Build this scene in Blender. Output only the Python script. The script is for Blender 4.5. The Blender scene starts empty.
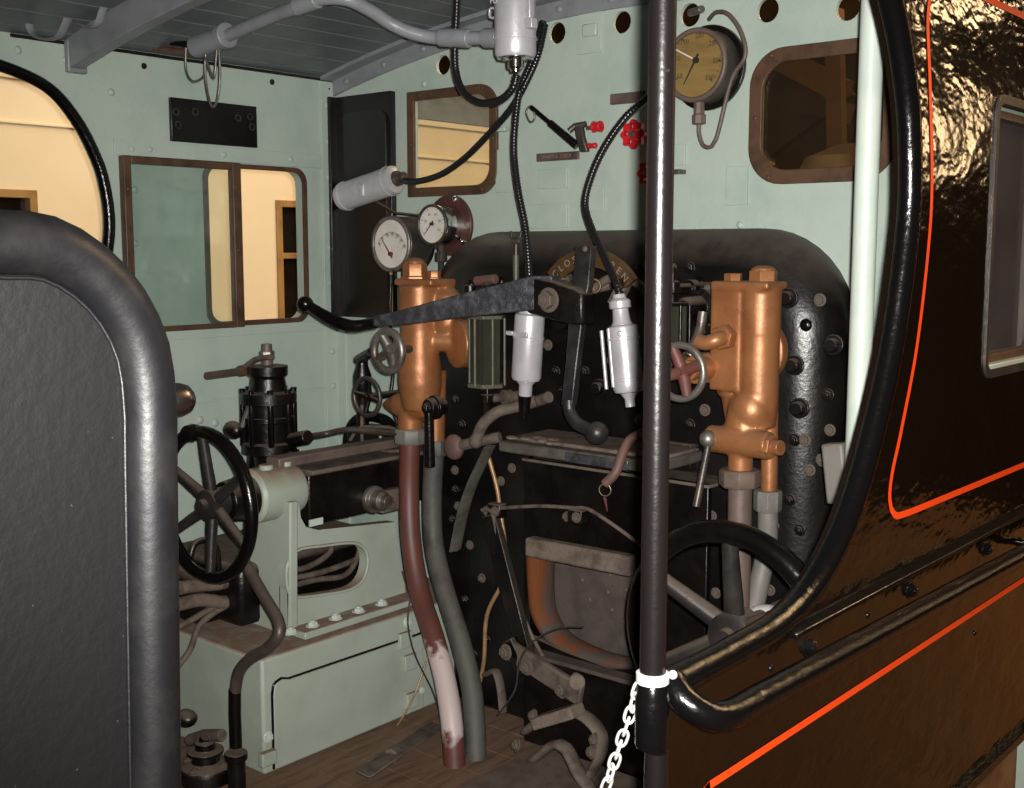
import bpy, bmesh, math, random
from mathutils import Vector as V, Matrix
from mathutils.geometry import tessellate_polygon
S = bpy.context.scene
COL = S.collection
rnd = random.Random(7)
PI = math.pi
R = math.radians

# ------------------------------------------------------------------ survey: camera station and sight lines
# World: X across the cab (centre 0), Y forward (front spectacle wall at Y=0), Z up. Metres.
CAM = V((1.99, -2.8, 1.2)); YAW = R(40.3); FPX = 1178.0; PIT = math.atan(144 / FPX)
FW = V((-math.sin(YAW) * math.cos(PIT), math.cos(YAW) * math.cos(PIT), -math.sin(PIT)))
RT = V((math.cos(YAW), math.sin(YAW), 0)); UP = RT.cross(FW)
def at(px, py, y=None, x=None, z=None):
    """where the sight line through a measured point of the photograph meets a real plane of the place"""
    d = FW + RT * ((px - 512) / FPX) - UP * ((py - 394) / FPX)
    if y is not None: t = (y - CAM.y) / d.y
    elif x is not None: t = (x - CAM.x) / d.x
    else: t = (z - CAM.z) / d.z
    return CAM + d * t
def mp(p): return (p - CAM).dot(FW) / FPX          # metres per pixel at a point
def ats(lst, y=None): return [at(a[0], a[1], y=(a[2] if len(a) > 2 else y)) for a in lst]

# ------------------------------------------------------------------ mesh builder
def basis(d):
    d = d.normalized()
    a = V((0, 0, 1)) if abs(d.z) < 0.9 else V((1, 0, 0))
    u = d.cross(a).normalized(); w = d.cross(u).normalized()
    return d, u, w
def spline(pts, step=0.012, closed=False):
    n = len(pts); out = []
    if n < 3 and not closed: return [pts[0].lerp(pts[1], i / 8) for i in range(9)]
    segs = n if closed else n - 1
    for i in range(segs):
        p1, p2 = pts[i], pts[(i + 1) % n]
        p0 = pts[(i - 1) % n] if (closed or i > 0) else p1 * 2 - p2
        p3 = pts[(i + 2) % n] if (closed or i + 2 < n) else p2 * 2 - p1
        k = max(2, min(60, int((p2 - p1).length / step)))
        for j in range(k):
            t = j / k
            out.append(0.5 * ((2 * p1) + (p2 - p0) * t + (2 * p0 - 5 * p1 + 4 * p2 - p3) * t * t + (3 * p1 - p0 - 3 * p2 + p3) * t ** 3))
    if not closed: out.append(pts[-1].copy())
    return out
def resample(pts, step):
    out = [pts[0].copy()]; acc = 0.0
    for a, b in zip(pts, pts[1:]):
        L = (b - a).length; d = step - acc
        while d <= L:
            out.append(a.lerp(b, d / L)); d += step
        acc = L - (d - step)
    return out
def rrect(x0, z0, x1, z1, r, n=6, corners=(1, 1, 1, 1)):
    P = []
    for (cx, cz, a0, on) in ((x1 - r, z0 + r, -90, corners[0]), (x1 - r, z1 - r, 0, corners[1]), (x0 + r, z1 - r, 90, corners[2]), (x0 + r, z0 + r, 180, corners[3])):
        if not on:
            P.append((cx + r * (1 if cx > (x0 + x1) / 2 else -1), cz + r * (1 if cz > (z0 + z1) / 2 else -1))); continue
        for k in range(n + 1):
            a = R(a0 + 90 * k / n); P.append((cx + r * math.cos(a), cz + r * math.sin(a)))
    return P
class MB:
    def __init__(s): s.v = []; s.f = []
    def add(s, vs, fs):
        o = len(s.v); s.v += [V(p) for p in vs]; s.f += [tuple(i + o for i in f) for f in fs]; return s
    def box(s, c, size, M=None):
        c = V(c); h = [q / 2 for q in size]; vs = []
        for z in (-1, 1):
            for y in (-1, 1):
                for x in (-1, 1):
                    p = V((x * h[0], y * h[1], z * h[2]))
                    vs.append(c + (M @ p if M else p))
        return s.add(vs, [(0, 2, 3, 1), (4, 5, 7, 6), (0, 1, 5, 4), (2, 6, 7, 3), (0, 4, 6, 2), (1, 3, 7, 5)])
    def lathe(s, p0, d, prof, n=24, rot=0.0):
        d, u, w = basis(V(d)); p0 = V(p0); vs = []; fs = []
        for h, r in prof:
            for k in range(n):
                a = 2 * PI * k / n + rot
                vs.append(p0 + d * h + (u * math.cos(a) + w * math.sin(a)) * max(r, 1e-5))
        m = len(prof)
        for i in range(m - 1):
            for k in range(n): fs.append((i * n + k, i * n + (k + 1) % n, (i + 1) * n + (k + 1) % n, (i + 1) * n + k))
        fs.append(tuple(range(n - 1, -1, -1))); fs.append(tuple((m - 1) * n + k for k in range(n)))
        return s.add(vs, fs)
    def cyl(s, p0, p1, r0, r1=None, n=18, rot=0.0):
        p0 = V(p0); p1 = V(p1)
        return s.lathe(p0, p1 - p0, [(0, r0), ((p1 - p0).length, r0 if r1 is None else r1)], n, rot)
    def tube(s, pts, r, n=12, closed=False, flat=1.0, up=None):
        vs = []; fs = []; m = len(pts); u = None
        for i, p in enumerate(pts):
            if closed: t = pts[(i + 1) % m] - pts[i - 1]
            else: t = pts[min(i + 1, m - 1)] - pts[max(i - 1, 0)]
            t = t.normalized()
            if up is not None: w = t.cross(up).normalized(); u = w.cross(t).normalized(); a_, b_ = u, w
            else:
                if u is None: _, u, _w = basis(t)
                u = (u - t * u.dot(t)).normalized(); a_, b_ = u, t.cross(u)
            rr = r(i, m) if callable(r) else r
            for k in range(n):
                a = 2 * PI * k / n
                vs.append(p + a_ * (math.cos(a) * rr) + b_ * (math.sin(a) * rr * flat))
        for i in range(m if closed else m - 1):
            j = (i + 1) % m
            for k in range(n): fs.append((i * n + k, i * n + (k + 1) % n, j * n + (k + 1) % n, j * n + k))
        if not closed: fs.append(tuple(range(n - 1, -1, -1))); fs.append(tuple((m - 1) * n + k for k in range(n)))
        return s.add(vs, fs)
    def torus(s, c, nrm, Rr, r, n=44, m=12, flat=1.0):
        d, u, w = basis(V(nrm)); c = V(c); vs = []; fs = []
        for i in range(n):
            a = 2 * PI * i / n; e = u * math.cos(a) + w * math.sin(a)
            for k in range(m):
                b = 2 * PI * k / m; vs.append(c + e * (Rr + r * math.cos(b)) + d * (r * flat * math.sin(b)))
        for i in range(n):
            for k in range(m): fs.append((i * m + k, ((i + 1) % n) * m + k, ((i + 1) % n) * m + (k + 1) % m, i * m + (k + 1) % m))
        return s.add(vs, fs)
    def ball(s, c, r, n=20, sc=(1, 1, 1)):
        c = V(c); vs = []; fs = []; m = n // 2
        for i in range(m + 1):
            a = PI * i / m
            for k in range(n):
                b = 2 * PI * k / n
                vs.append(c + V((math.sin(a) * math.cos(b) * sc[0], math.sin(a) * math.sin(b) * sc[1], math.cos(a) * sc[2])) * r)
        for i in range(m):
            for k in range(n): fs.append((i * n + k, (i + 1) * n + k, (i + 1) * n + (k + 1) % n, i * n + (k + 1) % n))
        return s.add(vs, fs)
    def prism(s, pts, ext):
        n = len(pts); ext = V(ext); pts = [V(p) for p in pts]
        fs = [tuple(range(n)), tuple(range(2 * n - 1, n - 1, -1))] + [(i, n + i, n + (i + 1) % n, (i + 1) % n) for i in range(n)]
        return s.add(pts + [p + ext for p in pts], fs)
    def plate(s, outer, holes, mapf, ext):
        loops = [outer] + holes; ext = V(ext); flat = [mapf(*p) for lp in loops for p in lp]; N = len(flat)
        tris = tessellate_polygon([[V((p[0], p[1], 0)) for p in lp] for lp in loops])
        fs = [tuple(t) for t in tris] + [tuple(i + N for i in reversed(t)) for t in tris]; o = 0
        for lp in loops:
            n = len(lp)
            for i in range(n): fs.append((o + i, o + (i + 1) % n, N + o + (i + 1) % n, N + o + i))
            o += n
        return s.add(flat + [p + ext for p in flat], fs)
    def loft(s, secs):
        n = len(secs[0]); vs = [p for q in secs for p in q]; fs = []
        for i in range(len(secs) - 1):
            for k in range(n): fs.append((i * n + k, i * n + (k + 1) % n, (i + 1) * n + (k + 1) % n, (i + 1) * n + k))
        fs.append(tuple(range(n - 1, -1, -1))); fs.append(tuple((len(secs) - 1) * n + k for k in range(n)))
        return s.add(vs, fs)
    def build(s, name, mat, parent=None, bev=0.0, sharp=38, kind=None, remesh=0.0):
        org = V((0, 0, 0)); q = parent
        while q: org += q.location; q = q.parent
        own = V((0, 0, 0))
        if parent is None and kind is None and s.v:
            xs = [p.x for p in s.v]; ys = [p.y for p in s.v]; zs = [p.z for p in s.v]
            own = V(((min(xs) + max(xs)) / 2, (min(ys) + max(ys)) / 2, min(zs)))
        me = bpy.data.meshes.new(name)
        me.from_pydata([tuple(p - org - own) for p in s.v], [], s.f); me.update()
        bm = bmesh.new(); bm.from_mesh(me); bmesh.ops.recalc_face_normals(bm, faces=bm.faces); bm.to_mesh(me); bm.free()
        me.polygons.foreach_set('use_smooth', [True] * len(me.polygons))
        if sharp and not remesh: me.set_sharp_from_angle(angle=R(sharp))
        me.materials.append(mat)
        o = bpy.data.objects.new(name, me); COL.objects.link(o); o.location = own
        if parent: o.parent = parent
        if kind: o['kind'] = kind
        if remesh:
            m = o.modifiers.new('cast', 'REMESH'); m.mode = 'VOXEL'; m.voxel_size = remesh; m.use_smooth_shade = True
            m = o.modifiers.new('soften', 'SMOOTH'); m.iterations = 5; m.factor = 0.5
        if bev:
            m = o.modifiers.new('edge', 'BEVEL'); m.width = bev; m.segments = 2; m.limit_method = 'ANGLE'; m.angle_limit = R(40)
        return o
def tag(o, label, cat, group=None):
    o['label'] = label; o['category'] = cat
    if group: o['group'] = group
    return o
def thing(name, label, cat, loc, group=None):
    o = bpy.data.objects.new(name, None); COL.objects.link(o); o.location = V(loc); o.empty_display_size = 0.05
    return tag(o, label, cat, group)
def solo(mb, name, mat, label, cat, group=None, **k): return tag(mb.build(name, mat, None, **k), label, cat, group)
def put(name, mesh, parent, pos, nrm, scale=1.0, spin=0.0):
    """a copy of a small fitting (bolt, rivet, nut) as a part"""
    org = V((0, 0, 0)); q = parent
    while q: org += q.location; q = q.parent
    o = bpy.data.objects.new(name, mesh); COL.objects.link(o); o.parent = parent
    o.rotation_mode = 'QUATERNION'
    o.rotation_quaternion = V(nrm).to_track_quat('Z', 'Y') @ Matrix.Rotation(spin, 3, 'Z').to_quaternion()
    o.location = V(pos) - org; o.scale = (scale,) * 3
    return o
def text_mb(mb, txt, size, c, xdir, ydir, depth=0.0006):
    """lettering cut as a thin raised mesh, centred on c"""
    cu = bpy.data.curves.new('lettering', 'FONT'); cu.body = txt; cu.size = size; cu.align_x = 'CENTER'; cu.align_y = 'CENTER'; cu.resolution_u = 2
    o = bpy.data.objects.new('lettering', cu); COL.objects.link(o)
    dg = bpy.context.evaluated_depsgraph_get(); me = bpy.data.meshes.new_from_object(o.evaluated_get(dg))
    n = V(xdir).cross(V(ydir)).normalized()
    mb.add([V(c) + V(xdir) * v.co.x + V(ydir) * v.co.y + n * depth for v in me.vertices], [tuple(p.vertices) for p in me.polygons])
    bpy.data.objects.remove(o); bpy.data.curves.remove(cu); bpy.data.meshes.remove(me)

# ------------------------------------------------------------------ materials
def mat(name, base, rough=0.5, metal=0.0, var=None, vscale=12, vlo=0.45, vhi=0.65, dust=0.0, dustc=(0.17, 0.125, 0.095), bump=0.0, bscale=40, coat=0.0, spec=0.5, stretch=None, rvar=0.0, rot=None, bdet=6):
    m = bpy.data.materials.new(name); m.use_nodes = True; nt = m.node_tree; N = nt.nodes; L = nt.links
    b = N['Principled BSDF']; b.inputs['Roughness'].default_value = rough; b.inputs['Metallic'].default_value = metal
    b.inputs['Specular IOR Level'].default_value = spec
    b.inputs['Coat Weight'].default_value = coat; b.inputs['Coat Roughness'].default_value = 0.15
    tc = N.new('ShaderNodeTexCoord'); mpn = N.new('ShaderNodeMapping'); L.new(tc.outputs['Object'], mpn.inputs['Vector'])
    if stretch: mpn.inputs['Scale'].default_value = stretch
    if rot: mpn.inputs['Rotation'].default_value = rot
    def noise(sc, det=5, ro=0.6):
        n = N.new('ShaderNodeTexNoise'); n.inputs['Scale'].default_value = sc; n.inputs['Detail'].default_value = det; n.inputs['Roughness'].default_value = ro
        L.new(mpn.outputs[0], n.inputs['Vector']); return n.outputs['Fac']
    def mr(sock, a, c, to0=0.0, to1=1.0):
        q = N.new('ShaderNodeMapRange'); q.inputs[1].default_value = a; q.inputs[2].default_value = c; q.inputs[3].default_value = to0; q.inputs[4].default_value = to1
        L.new(sock, q.inputs[0]); return q.outputs[0]
    def mix(f, a, c):
        x = N.new('ShaderNodeMix'); x.data_type = 'RGBA'
        L.new(f, x.inputs['Factor'])
        for s_, v_ in ((x.inputs['A'], a), (x.inputs['B'], c)):
            if isinstance(v_, tuple): s_.default_value = (*v_, 1)
            else: L.new(v_, s_)
        return x.outputs['Result']
    col = None
    if var: col = mix(mr(noise(vscale), vlo, vhi), tuple(base), tuple(var))
    if dust > 0:
        g = N.new('ShaderNodeNewGeometry'); sp = N.new('ShaderNodeSeparateXYZ'); L.new(g.outputs['Normal'], sp.inputs[0])
        up = mr(sp.outputs['Z'], 0.25, 0.9); nz = mr(noise(22), 0.25, 0.55, 0.5, 1.0)
        mm = N.new('ShaderNodeMath'); mm.operation = 'MULTIPLY'; L.new(up, mm.inputs[0]); L.new(nz, mm.inputs[1])
        m2 = N.new('ShaderNodeMath'); m2.operation = 'MULTIPLY'; L.new(mm.outputs[0], m2.inputs[0]); m2.inputs[1].default_value = dust
        col = mix(m2.outputs[0], col if col is not None else tuple(base), tuple(dustc))
        rg = N.new('ShaderNodeMath'); rg.operation = 'MULTIPLY_ADD'; L.new(m2.outputs[0], rg.inputs[0]); rg.inputs[1].default_value = 0.6; rg.inputs[2].default_value = rough; rg.use_clamp = True
        L.new(rg.outputs[0], b.inputs['Roughness'])
    elif rvar: L.new(mr(noise(9), 0.3, 0.7, rough - rvar, rough + rvar), b.inputs['Roughness'])
    if col is None: b.inputs['Base Color'].default_value = (*base, 1)
    else: L.new(col, b.inputs['Base Color'])
    if bump:
        bp = N.new('ShaderNodeBump'); bp.inputs['Strength'].default_value = bump; bp.inputs['Distance'].default_value = 0.01
        L.new(noise(bscale, bdet), bp.inputs['Height']); L.new(bp.outputs[0], b.inputs['Normal'])
        if coat: L.new(bp.outputs[0], b.inputs['Coat Normal'])
    m['b'] = 1
    return m
M = {}
M['mint'] = mat('mint_paint', (0.395, 0.465, 0.405), 0.42, var=(0.34, 0.42, 0.365), vscale=5, bump=0.22, bscale=28, spec=0.4)
M['mintpale'] = mat('pale_mint_paint', (0.47, 0.53, 0.47), 0.35, var=(0.42, 0.48, 0.43), vscale=9, bump=0.06, bscale=50, spec=0.4)
M['mintbox'] = mat('dusty_mint_paint', (0.345, 0.395, 0.33), 0.5, var=(0.285, 0.32, 0.26), vscale=6, vlo=0.4, vhi=0.75, dust=1.0, dustc=(0.20, 0.125, 0.085), bump=0.08, bscale=40, spec=0.35)
M['roof'] = mat('roof_grey_paint', (0.115, 0.135, 0.14), 0.4, var=(0.09, 0.105, 0.11), vscale=7, bump=0.1, bscale=50)
M['grey'] = mat('grey_paint', (0.21, 0.22, 0.235), 0.38, var=(0.17, 0.175, 0.185), vscale=10, bump=0.1, bscale=70)
M['greyd'] = mat('dull_grey_paint', (0.16, 0.165, 0.17), 0.45, var=(0.12, 0.12, 0.125), vscale=10, bump=0.1, bscale=70)
M['black'] = mat('black_gloss_paint', (0.0028, 0.0024, 0.0025), 0.22, var=(0.006, 0.0045, 0.004), vscale=9, bump=0.12, bscale=60, spec=0.4)
M['sheet'] = mat('black_sheet_paint', (0.006, 0.0035, 0.0022), 0.11, bump=0.55, bscale=13, spec=0.5, stretch=(1, 0.42, 0.8), rvar=0.03, rot=(0.7, 0, 0), bdet=3.5)
M['bead'] = mat('black_bead_paint', (0.0025, 0.0024, 0.0026), 0.2, bump=0.2, bscale=45, spec=0.45)
M['tender'] = mat('tender_black_paint', (0.0022, 0.0020, 0.0024), 0.42, var=(0.06, 0.055, 0.05), vscale=150, vlo=0.70, vhi=0.80, bump=0.08, bscale=80)
M['rim'] = mat('tender_rim_paint', (0.003, 0.003, 0.0036), 0.40, var=(0.007, 0.0065, 0.0065), vscale=16, bump=0.06, bscale=90, spec=0.3)
M['dblack'] = mat('dusty_black_iron', (0.0032, 0.0026, 0.0025), 0.30, var=(0.009, 0.0065, 0.0055), vscale=10, dust=0.75, bump=0.2, bscale=45, spec=0.4)
M['boiler'] = mat('boiler_black', (0.0034, 0.003, 0.003), 0.30, var=(0.008, 0.0062, 0.0055), vscale=8, dust=0.55, dustc=(0.13, 0.10, 0.08), bump=0.12, bscale=80)
M['iron'] = mat('worn_iron', (0.05, 0.045, 0.042), 0.4, 0.5, var=(0.09, 0.07, 0.055), vscale=14, dust=0.55, bump=0.15, bscale=60)
M['steel'] = mat('bare_steel', (0.24, 0.22, 0.2), 0.42, 0.7, var=(0.11, 0.085, 0.065), vscale=16, dust=0.3, bump=0.1, bscale=60)
M['lever'] = mat('dark_steel_lever', (0.05, 0.051, 0.058), 0.34, 0.5, var=(0.12, 0.12, 0.135), vscale=30, bump=0.35, bscale=70)
M['chrome'] = mat('chrome', (0.62, 0.6, 0.58), 0.14, 1.0)
M['tarnish'] = mat('tarnished_bright_metal', (0.26, 0.24, 0.235), 0.26, 1.0, var=(0.12, 0.10, 0.095), vscale=18)
M['copper'] = mat('copper_bronze_paint', (0.33, 0.137, 0.052), 0.42, 0.4, var=(0.25, 0.095, 0.036), vscale=11, dust=0.5, dustc=(0.24, 0.15, 0.1), bump=0.1, bscale=50)
M['silver'] = mat('silver_paint', (0.51, 0.50, 0.52), 0.36, 0.3, var=(0.42, 0.41, 0.43), vscale=10, bump=0.08, bscale=60)
M['flex'] = mat('flexible_conduit_black', (0.010, 0.009, 0.010), 0.28)
M['pole'] = mat('pole_black_paint', (0.007, 0.0055, 0.0055), 0.27, var=(0.05, 0.028, 0.024), vscale=45, vlo=0.68, vhi=0.75, bump=0.08, bscale=120)
M['brown'] = mat('brown_timber', (0.085, 0.044, 0.024), 0.5, var=(0.045, 0.023, 0.013), vscale=14, bump=0.12, bscale=50, stretch=(1, 1, 1))
M['maroon'] = mat('maroon_pipe_paint', (0.105, 0.035, 0.026), 0.45, var=(0.085, 0.03, 0.025), vscale=14, bump=0.05)
M['gpipe'] = mat('grey_green_pipe', (0.066, 0.068, 0.058), 0.6, var=(0.035, 0.033, 0.026), vscale=14, dust=0.3, bump=0.1)
M['bpipe'] = mat('brown_pipe', (0.12, 0.085, 0.07), 0.5, var=(0.08, 0.055, 0.045), vscale=14, dust=0.2, bump=0.1)
M['ppipe'] = mat('pale_grey_pipe', (0.15, 0.14, 0.125), 0.55, var=(0.10, 0.095, 0.085), vscale=14, dust=0.2, bump=0.1)
M['dusty'] = mat('thick_brown_dust', (0.15, 0.115, 0.092), 0.85, var=(0.085, 0.062, 0.05), vscale=20, bump=0.4, bscale=60, spec=0.2)
M['dustrod'] = mat('dusty_rod', (0.12, 0.095, 0.075), 0.7, var=(0.06, 0.045, 0.036), vscale=20, bump=0.2, spec=0.3)
M['strap'] = mat('dusty_grey_strap', (0.085, 0.078, 0.065), 0.8, var=(0.05, 0.045, 0.038), vscale=18, bump=0.3, bscale=70, spec=0.2)
M['rust'] = mat('orange_rust', (0.075, 0.055, 0.047), 0.8, var=(0.135, 0.042, 0.012), vscale=7, vlo=0.46, vhi=0.60, bump=0.3, bscale=40, stretch=(3, 3, 0.5), spec=0.2)
M['fireb'] = mat('ash_coated_iron', (0.085, 0.068, 0.06), 0.8, var=(0.06, 0.047, 0.042), vscale=12, bump=0.2, spec=0.2)
M['orange'] = mat('orange_red_lining', (0.88, 0.065, 0.007), 0.4)
M['red'] = mat('red_valve_paint', (0.50, 0.012, 0.018), 0.35, bump=0.1)
M['redd'] = mat('dusty_red_paint', (0.12, 0.036, 0.03), 0.55, var=(0.09, 0.045, 0.036), vscale=16, dust=0.3)
M['wheelgrey'] = mat('dusty_black_wheel_paint', (0.014, 0.0125, 0.012), 0.36, var=(0.03, 0.026, 0.023), vscale=10, dust=0.6, bump=0.1)
M['darkarm'] = mat('dark_worn_arm', (0.03, 0.029, 0.031), 0.38, 0.5, var=(0.055, 0.05, 0.048), vscale=22, dust=0.35, bump=0.15, bscale=70)
M['dpipe'] = mat('dark_brown_pipe', (0.045, 0.034, 0.028), 0.42, var=(0.07, 0.052, 0.043), vscale=14, dust=0.25, bump=0.1)
M['reddust'] = mat('red_brown_dusty_metal', (0.12, 0.055, 0.045), 0.6, var=(0.085, 0.055, 0.045), vscale=16, dust=0.4)
M['maroonb'] = mat('dark_maroon_board', (0.06, 0.02, 0.016), 0.45, var=(0.045, 0.017, 0.013), vscale=12)
M['white'] = mat('white_plastic', (0.55, 0.54, 0.51), 0.4)
M['dial'] = mat('white_dial', (0.62, 0.58, 0.53), 0.4, var=(0.54, 0.50, 0.45), vscale=12)
M['dialy'] = mat('yellowed_dial', (0.225, 0.15, 0.05), 0.4, var=(0.17, 0.11, 0.034), vscale=9, stretch=(1, 1, 4))
M['ink'] = mat('dial_ink', (0.02, 0.016, 0.012), 0.5)
M['needlered'] = mat('dark_red_needle', (0.12, 0.02, 0.015), 0.4)
M['brass'] = mat('dull_brass', (0.095, 0.055, 0.023), 0.45, 0.5, var=(0.13, 0.08, 0.035), vscale=14, dust=0.3)
M['plate'] = mat('worn_bronze_plate', (0.13, 0.09, 0.075), 0.5, 0.3, var=(0.07, 0.05, 0.042), vscale=26, bump=0.3, bscale=70)
M['platelet'] = mat('worn_plate_letters', (0.30, 0.23, 0.20), 0.5, 0.3)
M['ggreen'] = mat('green_grey_frame', (0.08, 0.078, 0.052), 0.45, var=(0.05, 0.048, 0.032), vscale=18, dust=0.4)
M['cream'] = mat('cream_coach_paint', (0.80, 0.655, 0.44), 0.45, var=(0.77, 0.62, 0.41), vscale=2, bump=0.03, bscale=14)
M['teak'] = mat('varnished_coach_timber', (0.34, 0.19, 0.06), 0.4, var=(0.24, 0.12, 0.04), vscale=8)
M['inside'] = mat('dark_coach_interior', (0.05, 0.022, 0.012), 0.6, var=(0.02, 0.01, 0.006), vscale=5)
M['hall'] = mat('dim_hall_timber', (0.08, 0.045, 0.02), 0.7, var=(0.04, 0.022, 0.010), vscale=1.2)
M['ground'] = mat('hall_floor', (0.05, 0.035, 0.025), 0.6, var=(0.03, 0.02, 0.015), vscale=3)
M['gold'] = mat('pipe_copper_thin', (0.36, 0.21, 0.10), 0.45, 0.3, var=(0.2, 0.12, 0.07), vscale=20)
def board_mat(name, a, b_, scale):
    m = mat(name, a, 0.7, var=b_, vscale=7, bump=0.2, bscale=25, stretch=(6, 0.8, 1), spec=0.25); return m
M['boards'] = board_mat('dusty_floor_boards', (0.17, 0.105, 0.07), (0.10, 0.06, 0.04), 5)
M['platform'] = board_mat('platform_timber', (0.24, 0.125, 0.055), (0.12, 0.06, 0.026), 5)
def glass_mat(name, tint=(0.9, 0.93, 0.9), alpha=0.22, col=(0.3, 0.3, 0.28)):
    """old dirty window glass: mostly clear, a film of grime, a mirror sheen"""
    m = bpy.data.materials.new(name); m.use_nodes = True; nt = m.node_tree; N = nt.nodes; L = nt.links; N.clear()
    out = N.new('ShaderNodeOutputMaterial'); tr = N.new('ShaderNodeBsdfTransparent'); tr.inputs[0].default_value = (*tint, 1)
    di = N.new('ShaderNodeBsdfDiffuse'); di.inputs[0].default_value = (*col, 1)
    gl = N.new('ShaderNodeBsdfGlossy'); gl.inputs['Roughness'].default_value = 0.05
    tc = N.new('ShaderNodeTexCoord'); no = N.new('ShaderNodeTexNoise'); no.inputs['Scale'].default_value = 5; no.inputs['Detail'].default_value = 6
    L.new(tc.outputs['Object'], no.inputs['Vector'])
    q = N.new('ShaderNodeMapRange'); q.inputs[1].default_value = 0.3; q.inputs[2].default_value = 0.75; q.inputs[3].default_value = alpha * 0.5; q.inputs[4].default_value = alpha * 1.4
    L.new(no.outputs['Fac'], q.inputs[0])
    m1 = N.new('ShaderNodeMixShader'); L.new(q.outputs[0], m1.inputs[0]); L.new(tr.outputs[0], m1.inputs[1]); L.new(di.outputs[0], m1.inputs[2])
    lw = N.new('ShaderNodeLayerWeight'); pw = N.new('ShaderNodeMath'); pw.operation = 'POWER'; L.new(lw.outputs['Facing'], pw.inputs[0]); pw.inputs[1].default_value = 5
    fr = N.new('ShaderNodeMath'); fr.operation = 'MULTIPLY_ADD'; L.new(pw.outputs[0], fr.inputs[0]); fr.inputs[1].default_value = 0.9; fr.inputs[2].default_value = 0.035
    m2 = N.new('ShaderNodeMixShader'); L.new(fr.outputs[0], m2.inputs[0]); L.new(m1.outputs[0], m2.inputs[1]); L.new(gl.outputs[0], m2.inputs[2])
    L.new(m2.outputs[0], out.inputs[0]); return m
M['glass'] = glass_mat('dirty_window_glass', alpha=0.10)
M['glassgreen'] = glass_mat('dusty_sliding_glass', (0.93, 0.97, 0.95), 0.10, (0.25, 0.30, 0.28))
M['glassdark'] = glass_mat('smoky_glass', (0.66, 0.6, 0.5), 0.07, (0.12, 0.10, 0.07))
M['glassmid'] = glass_mat('hazy_side_glass', (0.55, 0.5, 0.52), 0.2, (0.20, 0.18, 0.18))
M['glassgg'] = glass_mat('grimy_gauge_glass', (0.35, 0.34, 0.24), 0.5, (0.07, 0.066, 0.047))
def worn_pipe():
    m = mat('maroon_pipe_worn_white', (0.105, 0.035, 0.026), 0.5, var=(0.085, 0.03, 0.025), vscale=14)
    nt = m.node_tree; N = nt.nodes; L = nt.links; b = N['Principled BSDF']; src = b.inputs['Base Color'].links[0].from_socket
    tc = N.new('ShaderNodeTexCoord'); sp = N.new('ShaderNodeSeparateXYZ'); L.new(tc.outputs['Object'], sp.inputs[0])
    no = N.new('ShaderNodeTexNoise'); no.inputs['Scale'].default_value = 26; no.inputs['Detail'].default_value = 6; L.new(tc.outputs['Object'], no.inputs['Vector'])
    ad = N.new('ShaderNodeMath'); ad.operation = 'MULTIPLY_ADD'; L.new(no.outputs['Fac'], ad.inputs[0]); ad.inputs[1].default_value = 0.16; L.new(sp.outputs['Z'], ad.inputs[2])
    cr = N.new('ShaderNodeValToRGB'); e = cr.color_ramp.elements
    e[0].position = 0.175; e[0].color = (0, 0, 0, 1); e[1].position = 0.205; e[1].color = (1, 1, 1, 1)
    a = e.new(0.375); a.color = (1, 1, 1, 1); c_ = e.new(0.40); c_.color = (0, 0, 0, 1)
    L.new(ad.outputs[0], cr.inputs[0])
    x = N.new('ShaderNodeMix'); x.data_type = 'RGBA'; L.new(cr.outputs[0], x.inputs['Factor']); L.new(src, x.inputs['A']); x.inputs['B'].default_value = (0.46, 0.38, 0.36, 1)
    L.new(x.outputs['Result'], b.inputs['Base Color']); return m
M['worn'] = worn_pipe()

# ------------------------------------------------------------------ small fittings as shared meshes
def proto(mb, name, m, bev=0, sharp=38):
    o = mb.build(name, m, None, bev, sharp, kind='x'); me = o.data; bpy.data.objects.remove(o); return me
def hexbolt(m, name):
    b = MB(); b.lathe((0, 0, 0), (0, 0, 1), [(0, 1.35), (0.12, 1.35), (0.2, 1.25)], 20); b.lathe((0, 0, 0.15), (0, 0, 1), [(0, 1.0), (0.62, 1.0), (0.75, 0.85)], 6); b.lathe((0, 0, .7), (0, 0, 1), [(0, .5), (.4, .5), (.48, .4)], 14)
    return proto(b, name, m, 0, 30)
def dome(m, name):
    return proto(MB().lathe((0, 0, 0), (0, 0, 1), [(0, 1.0), (0.1, 1.0), (0.35, 0.85), (0.55, 0.5), (0.6, 0.1)], 16), name, m, 0, 60)
def stud(m, name):
    b = MB(); b.lathe((0, 0, 0), (0, 0, 1), [(0, 1.5), (0.35, 1.5), (0.42, 1.4)], 22); b.lathe((0, 0, 0.4), (0, 0, 1), [(0, 1.05), (0.9, 1.0), (1.05, 0.85)], 18); b.lathe((0, 0, 1.3), (0, 0, 1), [(0, .45), (.18, .45)], 4)
    return proto(b, name, m, 0, 30)
BOLT = hexbolt(M['dblack'], 'bolt'); BOLTD = hexbolt(M['dustrod'], 'bolt'); BOLTM = hexbolt(M['mintpale'], 'bolt'); BOLTS = hexbolt(M['steel'], 'bolt'); BOLTK = hexbolt(M['bead'], 'bolt')
RIVM = dome(M['mint'], 'rivet'); RIVG = dome(M['grey'], 'rivet'); RIVB = dome(M['brown'], 'rivet'); RIVK = dome(M['black'], 'rivet'); RIVD = dome(M['dusty'], 'rivet')
STUD = stud(M['dblack'], 'stud')
LETTER = {}

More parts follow.
